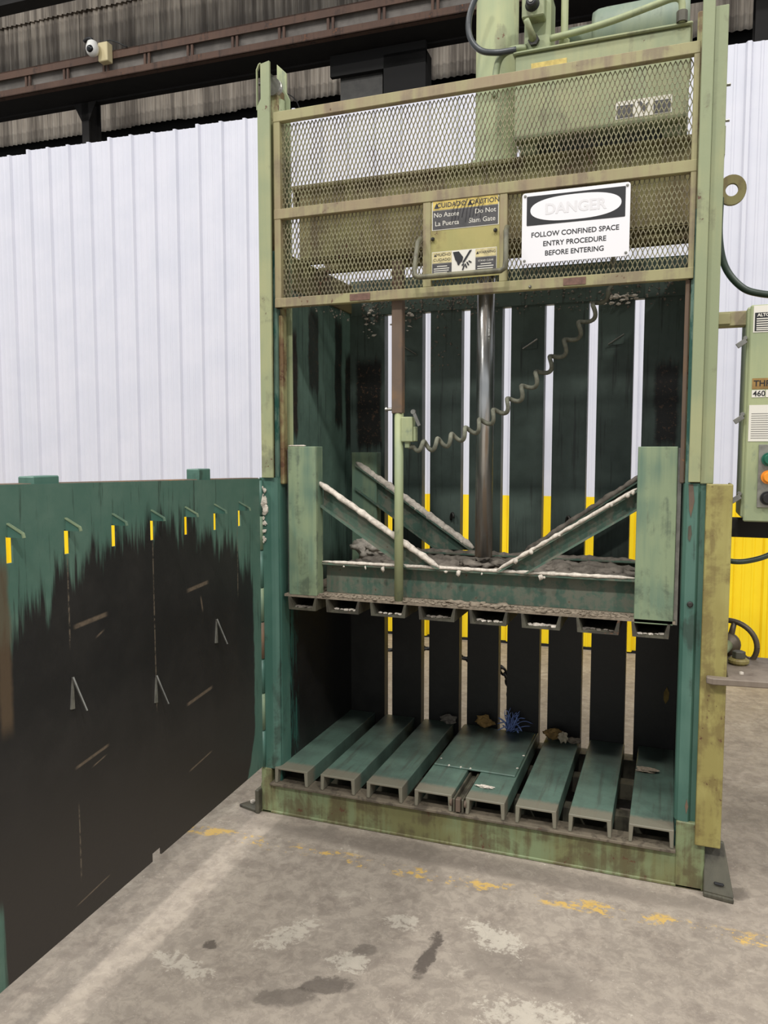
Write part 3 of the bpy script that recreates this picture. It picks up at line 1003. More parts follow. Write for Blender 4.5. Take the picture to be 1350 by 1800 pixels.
# hydraulic cylinder and rod
cyl_ = MB().lathe([(.0, 0), (.11, 0), (.11, .03), (.082, .03), (.082, 1.05), (.0, 1.05)], (.877, .38, 2.59), 'z', 36).build('hydraulic_cylinder', 'pale', BAL, smooth=False)
for p in cyl_.data.polygons:
    p.use_smooth = len(p.vertices) == 4
MB().cyl((.843, .38, 1.06), 'z', .0355, 1.26, 32).build('piston_rod', 'chrome', BAL, smooth=True)
MB().lathe([(.036, 0), (.07, 0), (.07, .04), (.036, .04)], (.843, .38, 2.24), 'z', 28).build('rod_gland', 'darksteel', BAL)


# ------------------------------------------------------------------ platen
PZ = .905
PL = MB().box(.10, 1.59, .035, .72, PZ, PZ + .010).build('platen', 'dust', BAL)
PC = [.122, .289, .478, .675, .873, 1.066, 1.262, 1.448]
PWD = [.126, .144, .147, .145, .143, .143, .148, .126]
for i, (x, wd) in enumerate(zip(PC, PWD)):
    u_channel(wd, .05, .69, .006, False, .008).build('press_channel', 'dirty', PL, loc=(x, .025, .855))
    lf = MB()
    for k in range(5):
        xx = x + .018 + (wd - .036) * (k + .5) / 5
        lf.blob((xx, .05 + random.uniform(0, .02), .8625), random.uniform(.006, .011), 1, .5, i * 7 + k, sc=(1.5, 1.6, .55))
    tag(lf.build('lint_tuft', 'lint' if i % 3 else 'lintgrey', PL), kind='stuff')


def cpost(x0, x1, y0, y1, z0, z1, mat='platen'):
    t = .008
    return MB().box(x0, x1, y0, y0 + t, z0, z1).box(x0, x0 + t, y0 + t, y1, z0, z1).box(x1 - t, x1, y0 + t, y1, z0, z1).build('corner_post', mat, PL, bevel=.002)


cpost(.122, .245, .035, .10, .912, 1.511)
cpost(1.455, 1.583, .035, .10, .90, 1.509)
cpost(.145, .270, .64, .70, .915, 1.486)
cpost(1.455, 1.583, .64, .70, .915, 1.486)
MB().box(.112, .120, .05, .09, .915, 1.50).build('guide_shoe', 'zinc', PL)
MB().box(1.584, 1.596, .05, .09, .90, 1.505).build('guide_shoe', 'zinc', PL)


def beam(y, x0, x1):
    return MB().box(x0, x1, y, y + .008, .915, 1.042).box(x0, x1, y - .045, y + .008, 1.034, 1.042).build('cross_beam', 'beamgreen', PL, bevel=.0015)


beam(.13, .245, 1.455)
beam(.60, .270, 1.455)


def brace(xa, za, xb, zb, y, h, name='brace'):
    """sloping channel: top edge from (xa,za) at the post down to (xb,zb) on the beam; cut plumb at the post, level on the beam"""
    m_ = (zb - za) / (xb - xa)
    k = math.hypot(1, m_)
    sg = 1 if xb > xa else -1

    def strip(o0, o1):
        za0, za1 = za - o0 * k, za - o1 * k
        x0 = xa + (zb - za0) / m_
        x1 = xa + (zb - za1) / m_
        return [(xa, za1), (x1, zb), (x0, zb), (xa, za0)]
    m2 = MB()
    m2.prism(strip(0, h), y, y + .007).prism(strip(0, .007), y - .035, y).prism(strip(h - .007, h), y - .035, y)
    return m2.build(name, 'beamgreen', PL)


brace(.246, 1.362, .742, 1.044, .105, .078)
brace(1.454, 1.360, .962, 1.044, .105, .062)
brace(.165, 1.432, .740, 1.044, .66, .10)
brace(1.454, 1.385, .965, 1.044, .66, .08)

# position pole with limit switch
MB().box(.562, .604, .036, .072, 1.635, 2.20).build('pole_sleeve', 'rust', PL, bevel=.003)
MB().cyl((.586, .055, .915), 'z', .0175, .74, 18).build('pole', 'palegreen', PL, smooth=True)
MB().cyl((.535, .055, 1.652), 'x', .006, .03, 10).lathe([(.009, 0), (.009, .008)], (.532, .055, 1.652), 'x', 8).build('clamp_bolt', 'zinc', PL)
swb = MB().box(.600, .646, .035, .075, 1.528, 1.622).build('limit_switch', 'palegreen', PL, bevel=.004, seg=2)
MB().box(.646, .656, .042, .07, 1.53, 1.585).box(.612, .63, .045, .065, 1.505, 1.53).build('limit_switch_cover', 'palegreen', PL, bevel=.002)
MB().lathe([(.009, 0), (.009, -.012)], (.650, .04, 1.64), 'y', 12).box(-.006, .006, -.010, -.005, -.055, .0, Matrix.Translation((.652, .04, 1.638)) @ Matrix.Rotation(RAD(-24), 4, 'Y')).build('switch_lever', 'zinc', PL)

# ------------------------------------------------------------------ door
h0 = Vector((.02, 0))
h1 = Vector((.08, -1.41))
u = (h1 - h0).normalized()
DANG = math.atan2(u.y, u.x)
DROT = (0, 0, DANG)
DLOC = (h0.x, h0.y, 0)
DX = Matrix.Translation(DLOC) @ Matrix.Rotation(DANG, 4, 'Z')
# local: x along leaf, y normal (local +y points to chamber side / camera), z up
SLX = [.184, .364, .553, .745, .933, 1.128, 1.328]
SWD = .022


def ztop(s):
    return 1.383 + .0245 * s


def zbot(s):
    return .2 - .008 * s


xs = [.0]
for s_ in SLX:
    xs += [s_ - SWD / 2, s_ + SWD / 2]
xs += [.738, .786, 1.62]
xs = sorted(xs)
# the notch columns cross a slot column, keep them ordered
xs = sorted(set(xs))
zrow = lambda s: [zbot(s), zbot(s) + .026, 1.206 + .015 * s, 1.268 + .018 * s, ztop(s)]
verts, idx = [], {}
for i, x in enumerate(xs):
    for j, z in enumerate(zrow(x)):
        idx[i, j] = len(verts)
        verts.append((x, 0, z))
faces = []
for i in range(len(xs) - 1):
    mid = (xs[i] + xs[i + 1]) / 2
    for j in range(4):
        if j == 2 and any(abs(mid - s_) < SWD / 2 for s_ in SLX):
            continue
        if j == 0 and .738 <= mid <= .786:
            continue
        faces.append((idx[i, j], idx[i + 1, j], idx[i + 1, j + 1], idx[i, j + 1]))
DT = .006
nv = len(verts)
verts2 = verts + [(x, y - DT, z) for x, y, z in verts]
from collections import Counter
ec = Counter()
for f in faces:
    for a, b in zip(f, f[1:] + f[:1]):
        ec[frozenset((a, b))] += 1
F2 = list(faces) + [tuple(i + nv for i in reversed(f)) for f in faces]
for f in faces:
    for a, b in zip(f, f[1:] + f[:1]):
        if ec[frozenset((a, b))] == 1:
            F2.append((b, a, a + nv, b + nv))
dm = MB().add(verts2, F2)
door = dm.build('door', 'door', BAL, loc=DLOC, rot=DROT)
tag(door, 'teal baler door leaf rubbed black, swung open toward the viewer')
# folded edges on the outside, ribs, top rail
def dpart(m_, name, mat, **k):
    return m_.build(name, mat, door, loc=DLOC, rot=DROT, **k)


for x0, x1 in ((.380, .460), (1.142, 1.236)):
    dpart(MB().box(x0, x1, -.055, -.006, .2, 1.432), 'rib', 'teal', bevel=.003)
dpart(MB().add([(0, -.012, 1.36), (1.62, -.012, 1.40), (1.62, -.07, 1.40), (0, -.07, 1.36), (0, -.012, 1.386), (1.62, -.012, 1.4235), (1.62, -.07, 1.4235), (0, -.07, 1.386)],
               [(0, 3, 2, 1), (4, 5, 6, 7), (0, 1, 5, 4), (1, 2, 6, 5), (2, 3, 7, 6), (3, 0, 4, 7)]), 'top_rail', 'rust', bevel=.002)
hm = MB()
hm.prism([(-.006, .0), (-.006, .038), (.044, .013), (.046, .003), (.044, .0)], -.0015, .0015, 'x')
hm.cur = 1
hm.add([(x_, y_, z_) for x_ in (-.004, .004) for (y_, z_) in ((-.006, .038), (.046, .012), (.049, .001), (.0455, .0), (.043, .0095), (-.006, .0345))],
       [(0, 1, 4, 5), (1, 2, 3, 4), (11, 10, 7, 6), (10, 9, 8, 7), (0, 6, 7, 1), (1, 7, 8, 2), (2, 8, 9, 3), (3, 9, 10, 4), (4, 10, 11, 5), (5, 11, 6, 0)])
hook = dpart(hm, 'tie_hook', ['teal', 'platen'])
hook.location = DX @ Vector((SLX[0] + .003, 0, 1.268))
setp(hook, door)
for i, s_ in enumerate(SLX[1:]):
    inst(hook, DX @ Vector((s_ + .003, 0, 1.268 + .018 * (s_ - .184))), DROT, door)
spk = None
for s_, z in ((1.128, .805), (.748, .703), (.372, .805)):
    if spk is None:
        sp = MB()
        sp.add([(0, 0, .084), (.010, 0, -.002), (-.004, 0, -.004), (-.003, .004, .08), (0, .006, .084), (.010, .004, -.002), (-.004, .005, -.004)],
               [(0, 1, 2), (4, 3, 6, 5), (0, 4, 5, 1), (1, 5, 6, 2), (2, 6, 3, 0), (0, 3, 4)])
        sp.cur = 1
        sp.tube([(0, .004, .084), (-.003, .020, .045), (-.006, .042, -.006)], [.0042, .0034, .003], 6)
        spk = dpart(sp, 'wire_guide', ['vest', 'zinc'])
        spk.location = DX @ Vector((s_, 0, z))
        setp(spk, door)
    else:
        inst(spk, DX @ Vector((s_, 0, z)), DROT, door)
# hinge knuckles
zk = [1.379, 1.234, 1.094, .942, .801, .647, .505, .349, .195]
for i in range(8):
    MB().cyl((.016, -.006, zk[i + 1] + .003), 'z', .0115, zk[i] - zk[i + 1] - .006, 14).build('hinge_knuckle', 'platen' if i in (1, 3, 6) else ('rust' if i == 4 else 'teal'), door, smooth=True)

# ------------------------------------------------------------------ gate
GY0, GY1 = .004, .030
gt = MB()
gt.box(.088, 1.613, GY0 - .002, GY1, 2.752, 2.79)
gt.box(.088, 1.613, GY0 - .002, GY1, 2.388, 2.426)
gt.box(.088, 1.613, GY0 - .002, GY1, 2.052, 2.088)
gt.box(.088, .116, GY0, GY1 + .02, 2.052, 2.79).box(1.595, 1.613, GY0, GY1 + .02, 2.052, 2.79)
gt.box(.694, .724, GY0, GY1, 2.088, 2.388).box(.975, 1.002, GY0, GY1, 2.088, 2.388)
gate = gt.build('gate', 'gate', BAL, bevel=.002)
tag(gate, 'faded olive sliding gate frame filled with expanded metal')

mw = MB()
GX0, GX1, GZ0, GZ1 = .112, 1.60, 2.075, 2.765
W_, H_ = .0156, .0385
cols = int((GX1 - GX0) / W_)
rows = int((GZ1 - GZ0) / (H_ / 2))
ym = .026
vv, ff = [], []


def strand(a, b, wd=.0013, dp=.0024):
    d = Vector((b[0] - a[0], b[1] - a[1]))
    L = d.length
    nx, nz = -d.y / L * wd, d.x / L * wd
    k = len(vv)
    for (px, pz) in (a, b):
        vv.append((px - nx, ym - dp, pz - nz))
        vv.append((px + nx, ym - dp, pz + nz))
        vv.append((px + nx, ym + dp, pz + nz))
        vv.append((px - nx, ym + dp, pz - nz))
    for q in range(4):
        ff.append((k + q, k + (q + 1) % 4, k + 4 + (q + 1) % 4, k + 4 + q))


for j in range(rows):
    z0 = GZ0 + j * H_ / 2
    z1 = z0 + H_ / 2
    bz = .0028
    for i in range(cols + 1):
        xc = GX0 + i * W_ + (W_ / 2 if j % 2 else 0)
        if xc > GX1:
            continue
        strand((xc, z0 - bz), (xc, z0 + bz), .0021)
        for sgn in (-1, 1):
            x2 = xc + sgn * W_ / 2
            if GX0 - .001 <= x2 <= GX1 + .001:
                strand((xc, z0 + bz * .6), (x2, z1 - bz * .6))
mw.add(vv, ff)
em = mw.build('expanded_mesh', 'meshmetal', gate)
tag(em, kind='stuff')
MB().box(.724, .975, .008, .012, 2.112, 2.388).build('label_plate', 'plateolive', gate)
# U handle
hp = [(.688, -.004, 2.26), (.686, -.03, 2.24), (.680, -.05, 2.14), (.684, -.055, 2.118), (.70, -.056, 2.112), (.85, -.056, 2.112), (.995, -.056, 2.112), (1.008, -.055, 2.12), (1.010, -.05, 2.15), (1.006, -.03, 2.25), (1.004, -.004, 2.27)]
MB().tube(hp, .0095, 10).build('gate_handle', 'handle', gate, smooth=True)
for x, z in ((.745, 2.255), (.974, 2.265)):
    MB().blob((x - .012, -.0, z), .008, 1, .1).build('rivet', 'darksteel', gate)
for x0, x1 in ((.408, .489), (1.199, 1.274)):
    MB().box(x0, x1, -.0005, .003, 2.058, 2.082).build('worn_label', 'maroon', gate)
MB().blob((1.086, 0.0, 2.062), .006, 1, .1).build('rivet', 'zinc', gate)

# caution label on the gate plate (one mesh, several inks)
cl = MB()
yy = .0065


def rect(m_, x0, x1, z0, z1, y, d=.0008):
    m_.box(x0, x1, y - d, y, z0, z1)


cl.cur = 0
rect(cl, .728, .972, 2.286, 2.390, .0078)
cl.cur = 1
rect(cl, .731, .969, 2.356, 2.387, .0066)
cl.cur = 2
rect(cl, .731, .969, 2.289, 2.354, .0066)
cl.cur = 3
cl.text('CUIDADO', .0235, XZ(.800, .0052, 2.371), bold=.0002)
cl.text('CAUTION', .0235, XZ(.921, .0052, 2.371), bold=.0002)
for x in (.745, .868):
    cl.add([(x - .009, .0052, 2.362), (x + .009, .0052, 2.362), (x, .0052, 2.381)], [(0, 1, 2)])
cl.cur = 4
cl.text('No Azote', .0235, XZ(.782, .0052, 2.338))
cl.text('La Puerta', .0235, XZ(.784, .0052, 2.308))
cl.text('Do Not', .0235, XZ(.924, .0052, 2.338))
cl.text('Slam Gate', .0235, XZ(.912, .0052, 2.308))
# scuffed-off middle
cl.cur = 3
for k in range(9):
    x = .80 + k * .013
    cl.tube([(x + .02, .0046, 2.385 - .004 * (k % 3)), (x + .006, .0044, 2.35), (x, .0046, 2.305 + .006 * (k % 4))], .0007 + .0003 * (k % 2), 5)
cl.build('caution_label', ['stkwhite', 'stkyellow', 'stkblack', 'ink', 'stkwhite'], gate)

wl = MB()
wl.cur = 0
rect(wl, .728, .966, 2.118, 2.210, .0078)
wl.cur = 1
rect(wl, .730, .802, 2.170, 2.208, .0066)
rect(wl, .890, .964, 2.180, 2.208, .0066)
wl.cur = 2
rect(wl, .730, .802, 2.120, 2.168, .0066)
rect(wl, .890, .964, 2.120, 2.178, .0066)
wl.cur = 3
wl.text('MUCHO', .0145, XZ(.772, .0052, 2.198))
wl.text('CUIDADO', .0138, XZ(.766, .0052, 2.181))
wl.text('WARNING', .0128, XZ(.931, .0052, 2.195))
for x, z in ((.741, 2.198), (.897, 2.195)):
    wl.add([(x - .005, .0052, z - .005), (x + .005, .0052, z - .005), (x, .0052, z + .005)], [(0, 1, 2)])
# hand pictogram: sleeve, palm and cut fingers with a blade
wl.add([(x_, .0052, z_) for x_, z_ in ((.807, 2.204), (.829, 2.205), (.845, 2.184), (.842, 2.170), (.834, 2.164), (.829, 2.156), (.825, 2.158), (.822, 2.168), (.816, 2.176))], [tuple(range(9))])
wl.add([(x_, .0052, z_) for x_, z_ in ((.868, 2.206), (.877, 2.207), (.850, 2.166), (.842, 2.163), (.845, 2.171))], [tuple(range(5))])
for (x, z, a, l_) in ((.846, 2.147, 70, .009), (.855, 2.153, 115, .008), (.862, 2.160, 120, .007), (.870, 2.166, 150, .006), (.844, 2.158, 40, .005)):
    c_, s_ = cos(RAD(a)), sin(RAD(a))
    q = [(-l_, -.0025), (l_, -.0025), (l_, .0025), (-l_, .0025)]
    wl.add([(x + px * c_ - pz * s_, .0050, z + px * s_ + pz * c_) for px, pz in q], [(0, 1, 2, 3)])
wl.cur = 4
wl.text('STAND CLEAR', .0085, XZ(.927, .0052, 2.166))
for (x0, x1, zs_) in ((.736, .796, (2.158, 2.150, 2.143, 2.136, 2.129)), (.897, .957, (2.155, 2.147, 2.139, 2.131))):
    for k, z in enumerate(zs_):
        rect(wl, x0 + (.012 if k == 0 else 0), x1 - (.010 if k in (0, 3) else .002 * k), z - .0016, z + .0014, .0052, .0004)
wl.build('warning_label', ['stkwhite', 'cream', 'stkblack', 'black', 'stkwhite'], gate)

# ------------------------------------------------------------------ danger sign (hung on the gate mesh)
ds = empty('danger_sign', (1.234, -.01, 2.14), 'white rectangular DANGER sign about confined space entry, on the mesh gate', 'sign')


def rrect(x0, x1, z0, z1, r, n_=6):
    out = []
    for cx_, cz_, a0 in ((x1 - r, z1 - r, 0), (x0 + r, z1 - r, 90), (x0 + r, z0 + r, 180), (x1 - r, z0 + r, 270)):
        for k in range(n_ + 1):
            a = RAD(a0 + 90 * k / n_)
            out.append((cx_ + r * cos(a), cz_ + r * sin(a)))
    return out


SY = -.006
MB().prism(rrect(1.056, 1.412, 2.139, 2.376, .010), SY, SY + .003).build('plate', 'white', ds)
MB().prism(rrect(1.072, 1.397, 2.266, 2.364, .003), SY - .0008, SY - .0001).build('black_panel', 'black', ds)
ov = []
for k in range(48):
    a = 2 * pi * k / 48
    cx_, cz_ = cos(a), sin(a)
    ov.append((1.2345 + .150 * math.copysign(abs(cx_) ** .78, cx_), 2.315 + .0415 * math.copysign(abs(cz_) ** .9, cz_)))
MB().prism(ov, SY - .0016, SY - .0009).build('white_oval', 'white', ds)
MB().text('DANGER', .050, XZ(1.2345, SY - .0022, 2.314), bold=.0012).build('faded_lettering', 'fadedred', ds)
lt = MB()
lt.text('FOLLOW CONFINED SPACE', .0236, XZ(1.2335, SY - .0006, 2.233), xs=.98, bold=.0004)
lt.text('ENTRY PROCEDURE', .0236, XZ(1.2335, SY - .0006, 2.201), xs=.98, bold=.0004)
lt.text('BEFORE ENTERING', .0236, XZ(1.2335, SY - .0006, 2.169), xs=.98, bold=.0004)
lt.build('lettering', 'black', ds)
for x, z in ((1.066, 2.366), (1.402, 2.366), (1.066, 2.149), (1.402, 2.149)):
    MB().lathe([(.0, -.004), (.004, -.0035), (.005, 0)], (x, SY, z), 'y', 10).build('screw', 'zinc', ds)

# ------------------------------------------------------------------ hydraulic power unit
hu = empty('hydraulic_power_unit', (1.28, .38, 2.59), 'pale green hydraulic tank with motor, valve block and pipes atop the baler', 'hydraulic unit')
TY = .19
tk = MB().box(.985, 1.583, TY, .60, 2.632, 2.93).box(.978, 1.590, TY - .012, .61, 2.93, 2.941).box(1.0, 1.06, TY + .04, .56, 2.59, 2.632).box(1.5, 1.56, TY + .04, .56, 2.59, 2.632).build('tank', 'pale', hu, bevel=.004)
tl = MB()
tl.cur = 0
rect(tl, 1.045, 1.172, 2.872, 2.894, TY - .0005)
tl.cur = 1
rect(tl, 1.045, 1.172, 2.832, 2.87, TY - .0005)
tl.cur = 2
rect(tl, 1.05, 1.105, 2.838, 2.864, TY - .0015)
rect(tl, 1.115, 1.168, 2.838, 2.864, TY - .0015)
tl.build('tank_label', ['stkyellow', 'stkwhite', 'stkblack'], tk)
tl = MB()
rect(tl, 1.344, 1.53, 2.655, 2.715, TY - .0005)
tl.cur = 1
rect(tl, 1.348, 1.402, 2.658, 2.700, TY - .0015)
rect(tl, 1.470, 1.526, 2.658, 2.700, TY - .0015)
tl.add([(1.415, TY - .002, 2.705), (1.428, TY - .002, 2.706), (1.44, TY - .002, 2.69), (1.458, TY - .002, 2.706), (1.45, TY - .002, 2.68), (1.44, TY - .002, 2.668), (1.43, TY - .002, 2.682)], [tuple(range(7))])
tl.cur = 0
for x0 in (1.353, 1.475):
    for z in (2.692, 2.684, 2.676, 2.668):
        rect(tl, x0, x0 + .044, z - .0014, z + .0014, TY - .0018, .0004)
tl.build('tank_label', ['stkwhite', 'stkblack'], tk)
mo = MB().lathe([(.02, 0), (.05, .0), (.05, .09), (.085, .09), (.094, .11), (.096, .14), (.096, .40), (.09, .43), (.02, .43)], (1.15, .42, 3.055), 'x', 32).build('motor', 'teal', hu)
M['motor'] = paint('motor_enamel', (116, 130, 114), (134, 144, 122), (94, 106, 92), g_amt=.3, r_amt=.1, rough=.4)
mo.data.materials[0] = M['motor']
for p in mo.data.polygons:
    p.use_smooth = len(p.vertices) == 4
MB().box(1.21, 1.55, .34, .50, 2.941, 2.965).build('motor_base', 'motor', hu)
vb = MB().box(1.012, 1.108, .22, .33, 2.941, 3.15).build('valve_block', 'palegreen', hu, bevel=.004)
MB().box(1.012, 1.092, .165, .22, 3.045, 3.125).build('valve_head', 'pale', vb, bevel=.004)
MB().lathe([(.0, -.03), (.014, -.03), (.019, -.026), (.022, -.006), (.026, 0), (0, 0)], (1.050, .165, 3.086), 'y', 20).build('gauge_knob', 'rubber', vb)
MB().lathe([(.0, -.033), (.008, -.033), (.008, -.028), (0, -.028)], (1.050, .165, 3.086), 'y', 14).build('knob_cap', 'zinc', vb)
MB().tube([(1.048, .22, 2.985), (1.043, .19, 3.0), (1.032, .15, 3.03)], [.017, .013, .010], 12).build('adjuster', 'pale', vb, smooth=True)
MB().cyl((1.049, .222, 2.985), 'y', .02, -.018, 6).build('adjuster_nut', 'darksteel', vb)
MB().tube(spline([(.909, .2, 2.80), (.915, .2, 2.90), (.935, .2, 2.945), (.975, .21, 2.965), (1.02, .22, 2.968)]), .0125, 10).build('hose', 'palegreen', hu, smooth=True)
MB().tube(spline([(1.11, .2, 2.975), (1.216, .19, 2.977), (1.332, .18, 2.987), (1.463, .175, 3.01), (1.522, .175, 3.021), (1.548, .175, 3.012), (1.554, .178, 2.985), (1.554, .18, 2.94)]), .0115, 10).build('pipe', 'palegreen', hu, smooth=True)
MB().cyl((1.554, .18, 2.94), 'z', .018, .035, 12).build('pipe_fitting', 'dirty', hu)
MB().cyl((1.156, .23, 2.945), 'z', .013, .30, 12).cyl((1.156, .23, 2.945), 'z', .019, .03, 8).build('riser_pipe', 'palegreen', hu, smooth=False)
MB().tube(spline([(.885, .17, 3.24), (.845, .17, 3.16), (.818, .17, 3.09), (.820, .17, 3.02), (.858, .17, 2.965), (.92, .17, 2.945), (.99, .185, 2.95)]), .011, 10).build('hose', 'blackhose', hu, smooth=True)

# ------------------------------------------------------------------ coiled cable from switch to header
ca = []
A_ = Vector((.628, .06, 1.508))
B_ = Vector((1.326, .40, 2.12))
turns = 17
NN = turns * 14
for i in range(NN + 1):
    t = i / NN
    sag = -.155 * 4 * t * (1 - t) * (1 - .25 * t)
    c_ = A_.lerp(B_, t) + Vector((0, 0, sag))
    d_ = (B_ - A_ + Vector((0, 0, -.155 * 4 * (1 - 2 * t)))).normalized()
    sd = d_.cross(Vector((0, 1, 0))).normalized()
    up_ = sd.cross(d_)
    a = 2 * pi * turns * t * .82
    r_ = .0195 * min(1, t * 20, (1 - t) * 20)
    ca.append(c_ + (sd * cos(a) + up_ * sin(a)) * r_)
ca = [A_ + Vector((-.012, 0, .01))] + ca + [B_ + Vector((.004, .01, .04)), B_ + Vector((.004, .02, .14))]
co = MB().tube(ca, .0085, 8).build('coiled_cable', 'coil', smooth=True)
tag(co, 'dusty grey coiled cable stretched diagonally across the open baler chamber', 'cable')

# ------------------------------------------------------------------ control box on the right
cbx = empty('control_box', (1.99, .1, 1.28), 'pale green electrical control box with buttons hanging at the right edge', 'control box')
MB().box(1.776, 2.20, .0, .20, 1.28, 1.95).build('cabinet', 'palegreen', cbx, bevel=.006, seg=2)
cdr = MB().box(1.784, 2.20, -.014, -.001, 1.268, 1.953).build('cabinet_door', 'palegreen', cbx, bevel=.004)
MB().box(1.692, 1.80, .05, .10, 1.900, 1.947).box(1.692, 1.73, .045, .05, 1.905, 1.942).build('bracket_arm', 'gate', cbx, bevel=.003)
MB().box(1.752, 2.22, .10, .16, 1.205, 1.268).build('support_bar', 'blackbeam', cbx, bevel=.003)
for z in (1.84, 1.60, 1.345):
    MB().box(-.024, .008, -.004, .004, -.008, .008, Matrix.Translation((1.768, -.01, z)) @ Matrix.Rotation(RAD(-35), 4, 'Y')).cyl((1.772, -.012, z + .012), 'y', .007, .02, 8).build('clamp_latch', 'zinc', cbx, bevel=.001)
LY = -.0145
hv = MB()
rect(hv, 1.793, 1.94, 1.867, 1.950, LY)
hv.cur = 1
rect(hv, 1.797, 1.936, 1.871, 1.928, LY - .001)
hv.cur = 0
hv.text('ALTO VOLTAJE', .0135, XZ(1.804, LY - .0025, 1.920), 'LEFT', bold=.0004)
for k, z in enumerate((1.909, 1.902, 1.895, 1.888, 1.881, 1.875)):
    rect(hv, 1.802, 1.93 - .05 * (k == 5), z - .0018, z + .0016, LY - .002, .0004)
hv.build('voltage_label', ['stkwhite', 'black'], cdr)
tp = MB()
rect(tp, 1.796, 1.90, 1.690, 1.724, LY)
tp.cur = 1
rect(tp, 1.796, 1.833, 1.664, 1.687, LY)
rect(tp, 1.836, 1.90, 1.664, 1.687, LY)
tp.cur = 2
tp.text('THREE', .026, XZ(1.800, LY - .0015, 1.707), 'LEFT', bold=.0004)
tp.text('460', .024, XZ(1.799, LY - .0015, 1.675), 'LEFT', bold=.0004)
tp.build('voltage_plate', ['card', 'stkwhite', 'black'], cdr)
nt = MB()
rect(nt, 1.790, 1.93, 1.525, 1.640, LY)
nt.cur = 1
for k in range(12):
    rect(nt, 1.797, 1.922, 1.612 - k * .007, 1.6132 - k * .007, LY - .001, .0004)
nt.build('notice', ['stkwhite', 'ink'], cdr)
MB().box(1.822, 1.95, LY - .004, LY, 1.315, 1.515).build('button_plate', 'vest', cdr, bevel=.001)
for z, m_ in ((1.468, 'greenbtn'), (1.412, 'orange'), (1.345, 'rubber')):
    MB().lathe([(.0, -.028), (.014, -.028), (.017, -.024), (.017, -.012), (.022, -.012), (.022, 0), (0, 0)], (1.852, LY - .004, z), 'y', 20).build('push_button', m_, cdr)
# hoses at the right
hs = MB().tube(spline([(1.70, .36, 2.40), (1.702, .37, 2.26), (1.725, .38, 2.16), (1.775, .38, 2.09), (1.83, .38, 2.06), (1.92, .38, 2.05), (2.05, .36, 2.08)]), .0125, 12).build('hydraulic_hose', 'hose', smooth=True)
tag(hs, 'thick dark green hose curving out behind the right post', 'hose')
hs = MB().tube(spline([(1.72, .12, 1.13), (1.77, .1, 1.122), (1.82, .1, 1.128), (1.88, .1, 1.152), (1.96, .1, 1.21)]), .009, 10).build('power_cable', 'hose', smooth=True)
tag(hs, 'thin dark cable below the control box against the yellow wall', 'cable')

# ------------------------------------------------------------------ chain behind the machine
cp = spline([(-.12, 1.3, .37), (.10, 1.3, .372), (.32, 1.3, .400), (.53, 1.3, .365), (.70, 1.3, .345), (.735, 1.3, .325), (.775, 1.3, .25), (.785, 1.3, .12), (.79, 1.3, .03)], 30)
chn = empty('chain', (.3, 1.3, 0), 'black steel chain hanging behind the slotted baler back', 'chain')
acc, last, odd = 0, cp[0], 0
lk = None
for p in cp[1:]:
    acc += (p - last).length
    if acc > .031:
        d_ = (p - last).normalized() if (p - last).length > 0 else Vector((1, 0, 0))
        rotm = Matrix.Rotation(math.atan2(-d_.z, d_.x), 4, 'Y') @ Matrix.Rotation(pi / 2 * odd, 4, 'X')
        if lk is None:
            ov_ = []
            for k in range(17):
                a = 2 * pi * k / 16
                ov_.append((.022 * cos(a), 0, .014 * sin(a)))
            lk = MB().tube(ov_, .0072, 6, False).build('link', 'chain', chn, loc=p, rot=rotm.to_euler(), smooth=True)
        else:
            inst(lk, p, rotm.to_euler(), chn)
        acc = 0
        odd = 1 - odd
    last = p

# ------------------------------------------------------------------ lint (uncountable fluff)


def rope(m_, a, b, r, seed, y_j=.004, flat=.7, n_=None):
    a, b = Vector(a), Vector(b)
    L = (b - a).length
    n_ = n_ or max(8, int(L / .014))
    pts, rs = [], []
    for i in range(n_ + 1):
        t = i / n_
        p = a.lerp(b, t)
        q = Vector((t * L * 22, seed * 5.3, 0))
        p += Vector((0, mnoise.noise(q) * y_j, abs(mnoise.noise(q + Vector((9, 0, 0)))) * y_j * .8))
        pts.append(p)
        rs.append(max(.0015, r * (1 + .55 * mnoise.noise(q * 1.7 + Vector((0, 3, 0))))) * (min(1, .35 + min(t, 1 - t) * 12)))
    m_.tube(pts, rs, 8, True, None, flat)


lf = MB()
rope(lf, (.245, .090, 1.046), (1.455, .090, 1.048), .010, 1, .003)
rope(lf, (.235, .075, 1.370), (.74, .078, 1.050), .0155, 2, .004, .8)
rope(lf, (.965, .072, 1.052), (1.455, .072, 1.364), .0085, 3, .004, .8)
rope(lf, (.165, .645, 1.438), (.735, .645, 1.055), .019, 4, .008, .9)
rope(lf, (.122, .04, 1.514), (.20, .04, 1.514), .004, 9, .002)
for i in range(26):
    t = random.random()
    base = random.choice((((.245, .072, 1.034), (1.455, .072, 1.036)), ((.965, .06, 1.045), (1.455, .06, 1.36)), ((.165, .63, 1.43), (.735, .63, 1.05))))
    p = Vector(base[0]).lerp(Vector(base[1]), t)
    lf.blob(p, random.uniform(.003, .008), 1, .5, i, sc=(1.2, .8, random.uniform(.8, 2.0)))
o = lf.build('pale_lint', 'lint', smooth=True)
tag(o, 'pale fluffy lint lying along the platen flanges and braces', 'lint', kind='stuff')

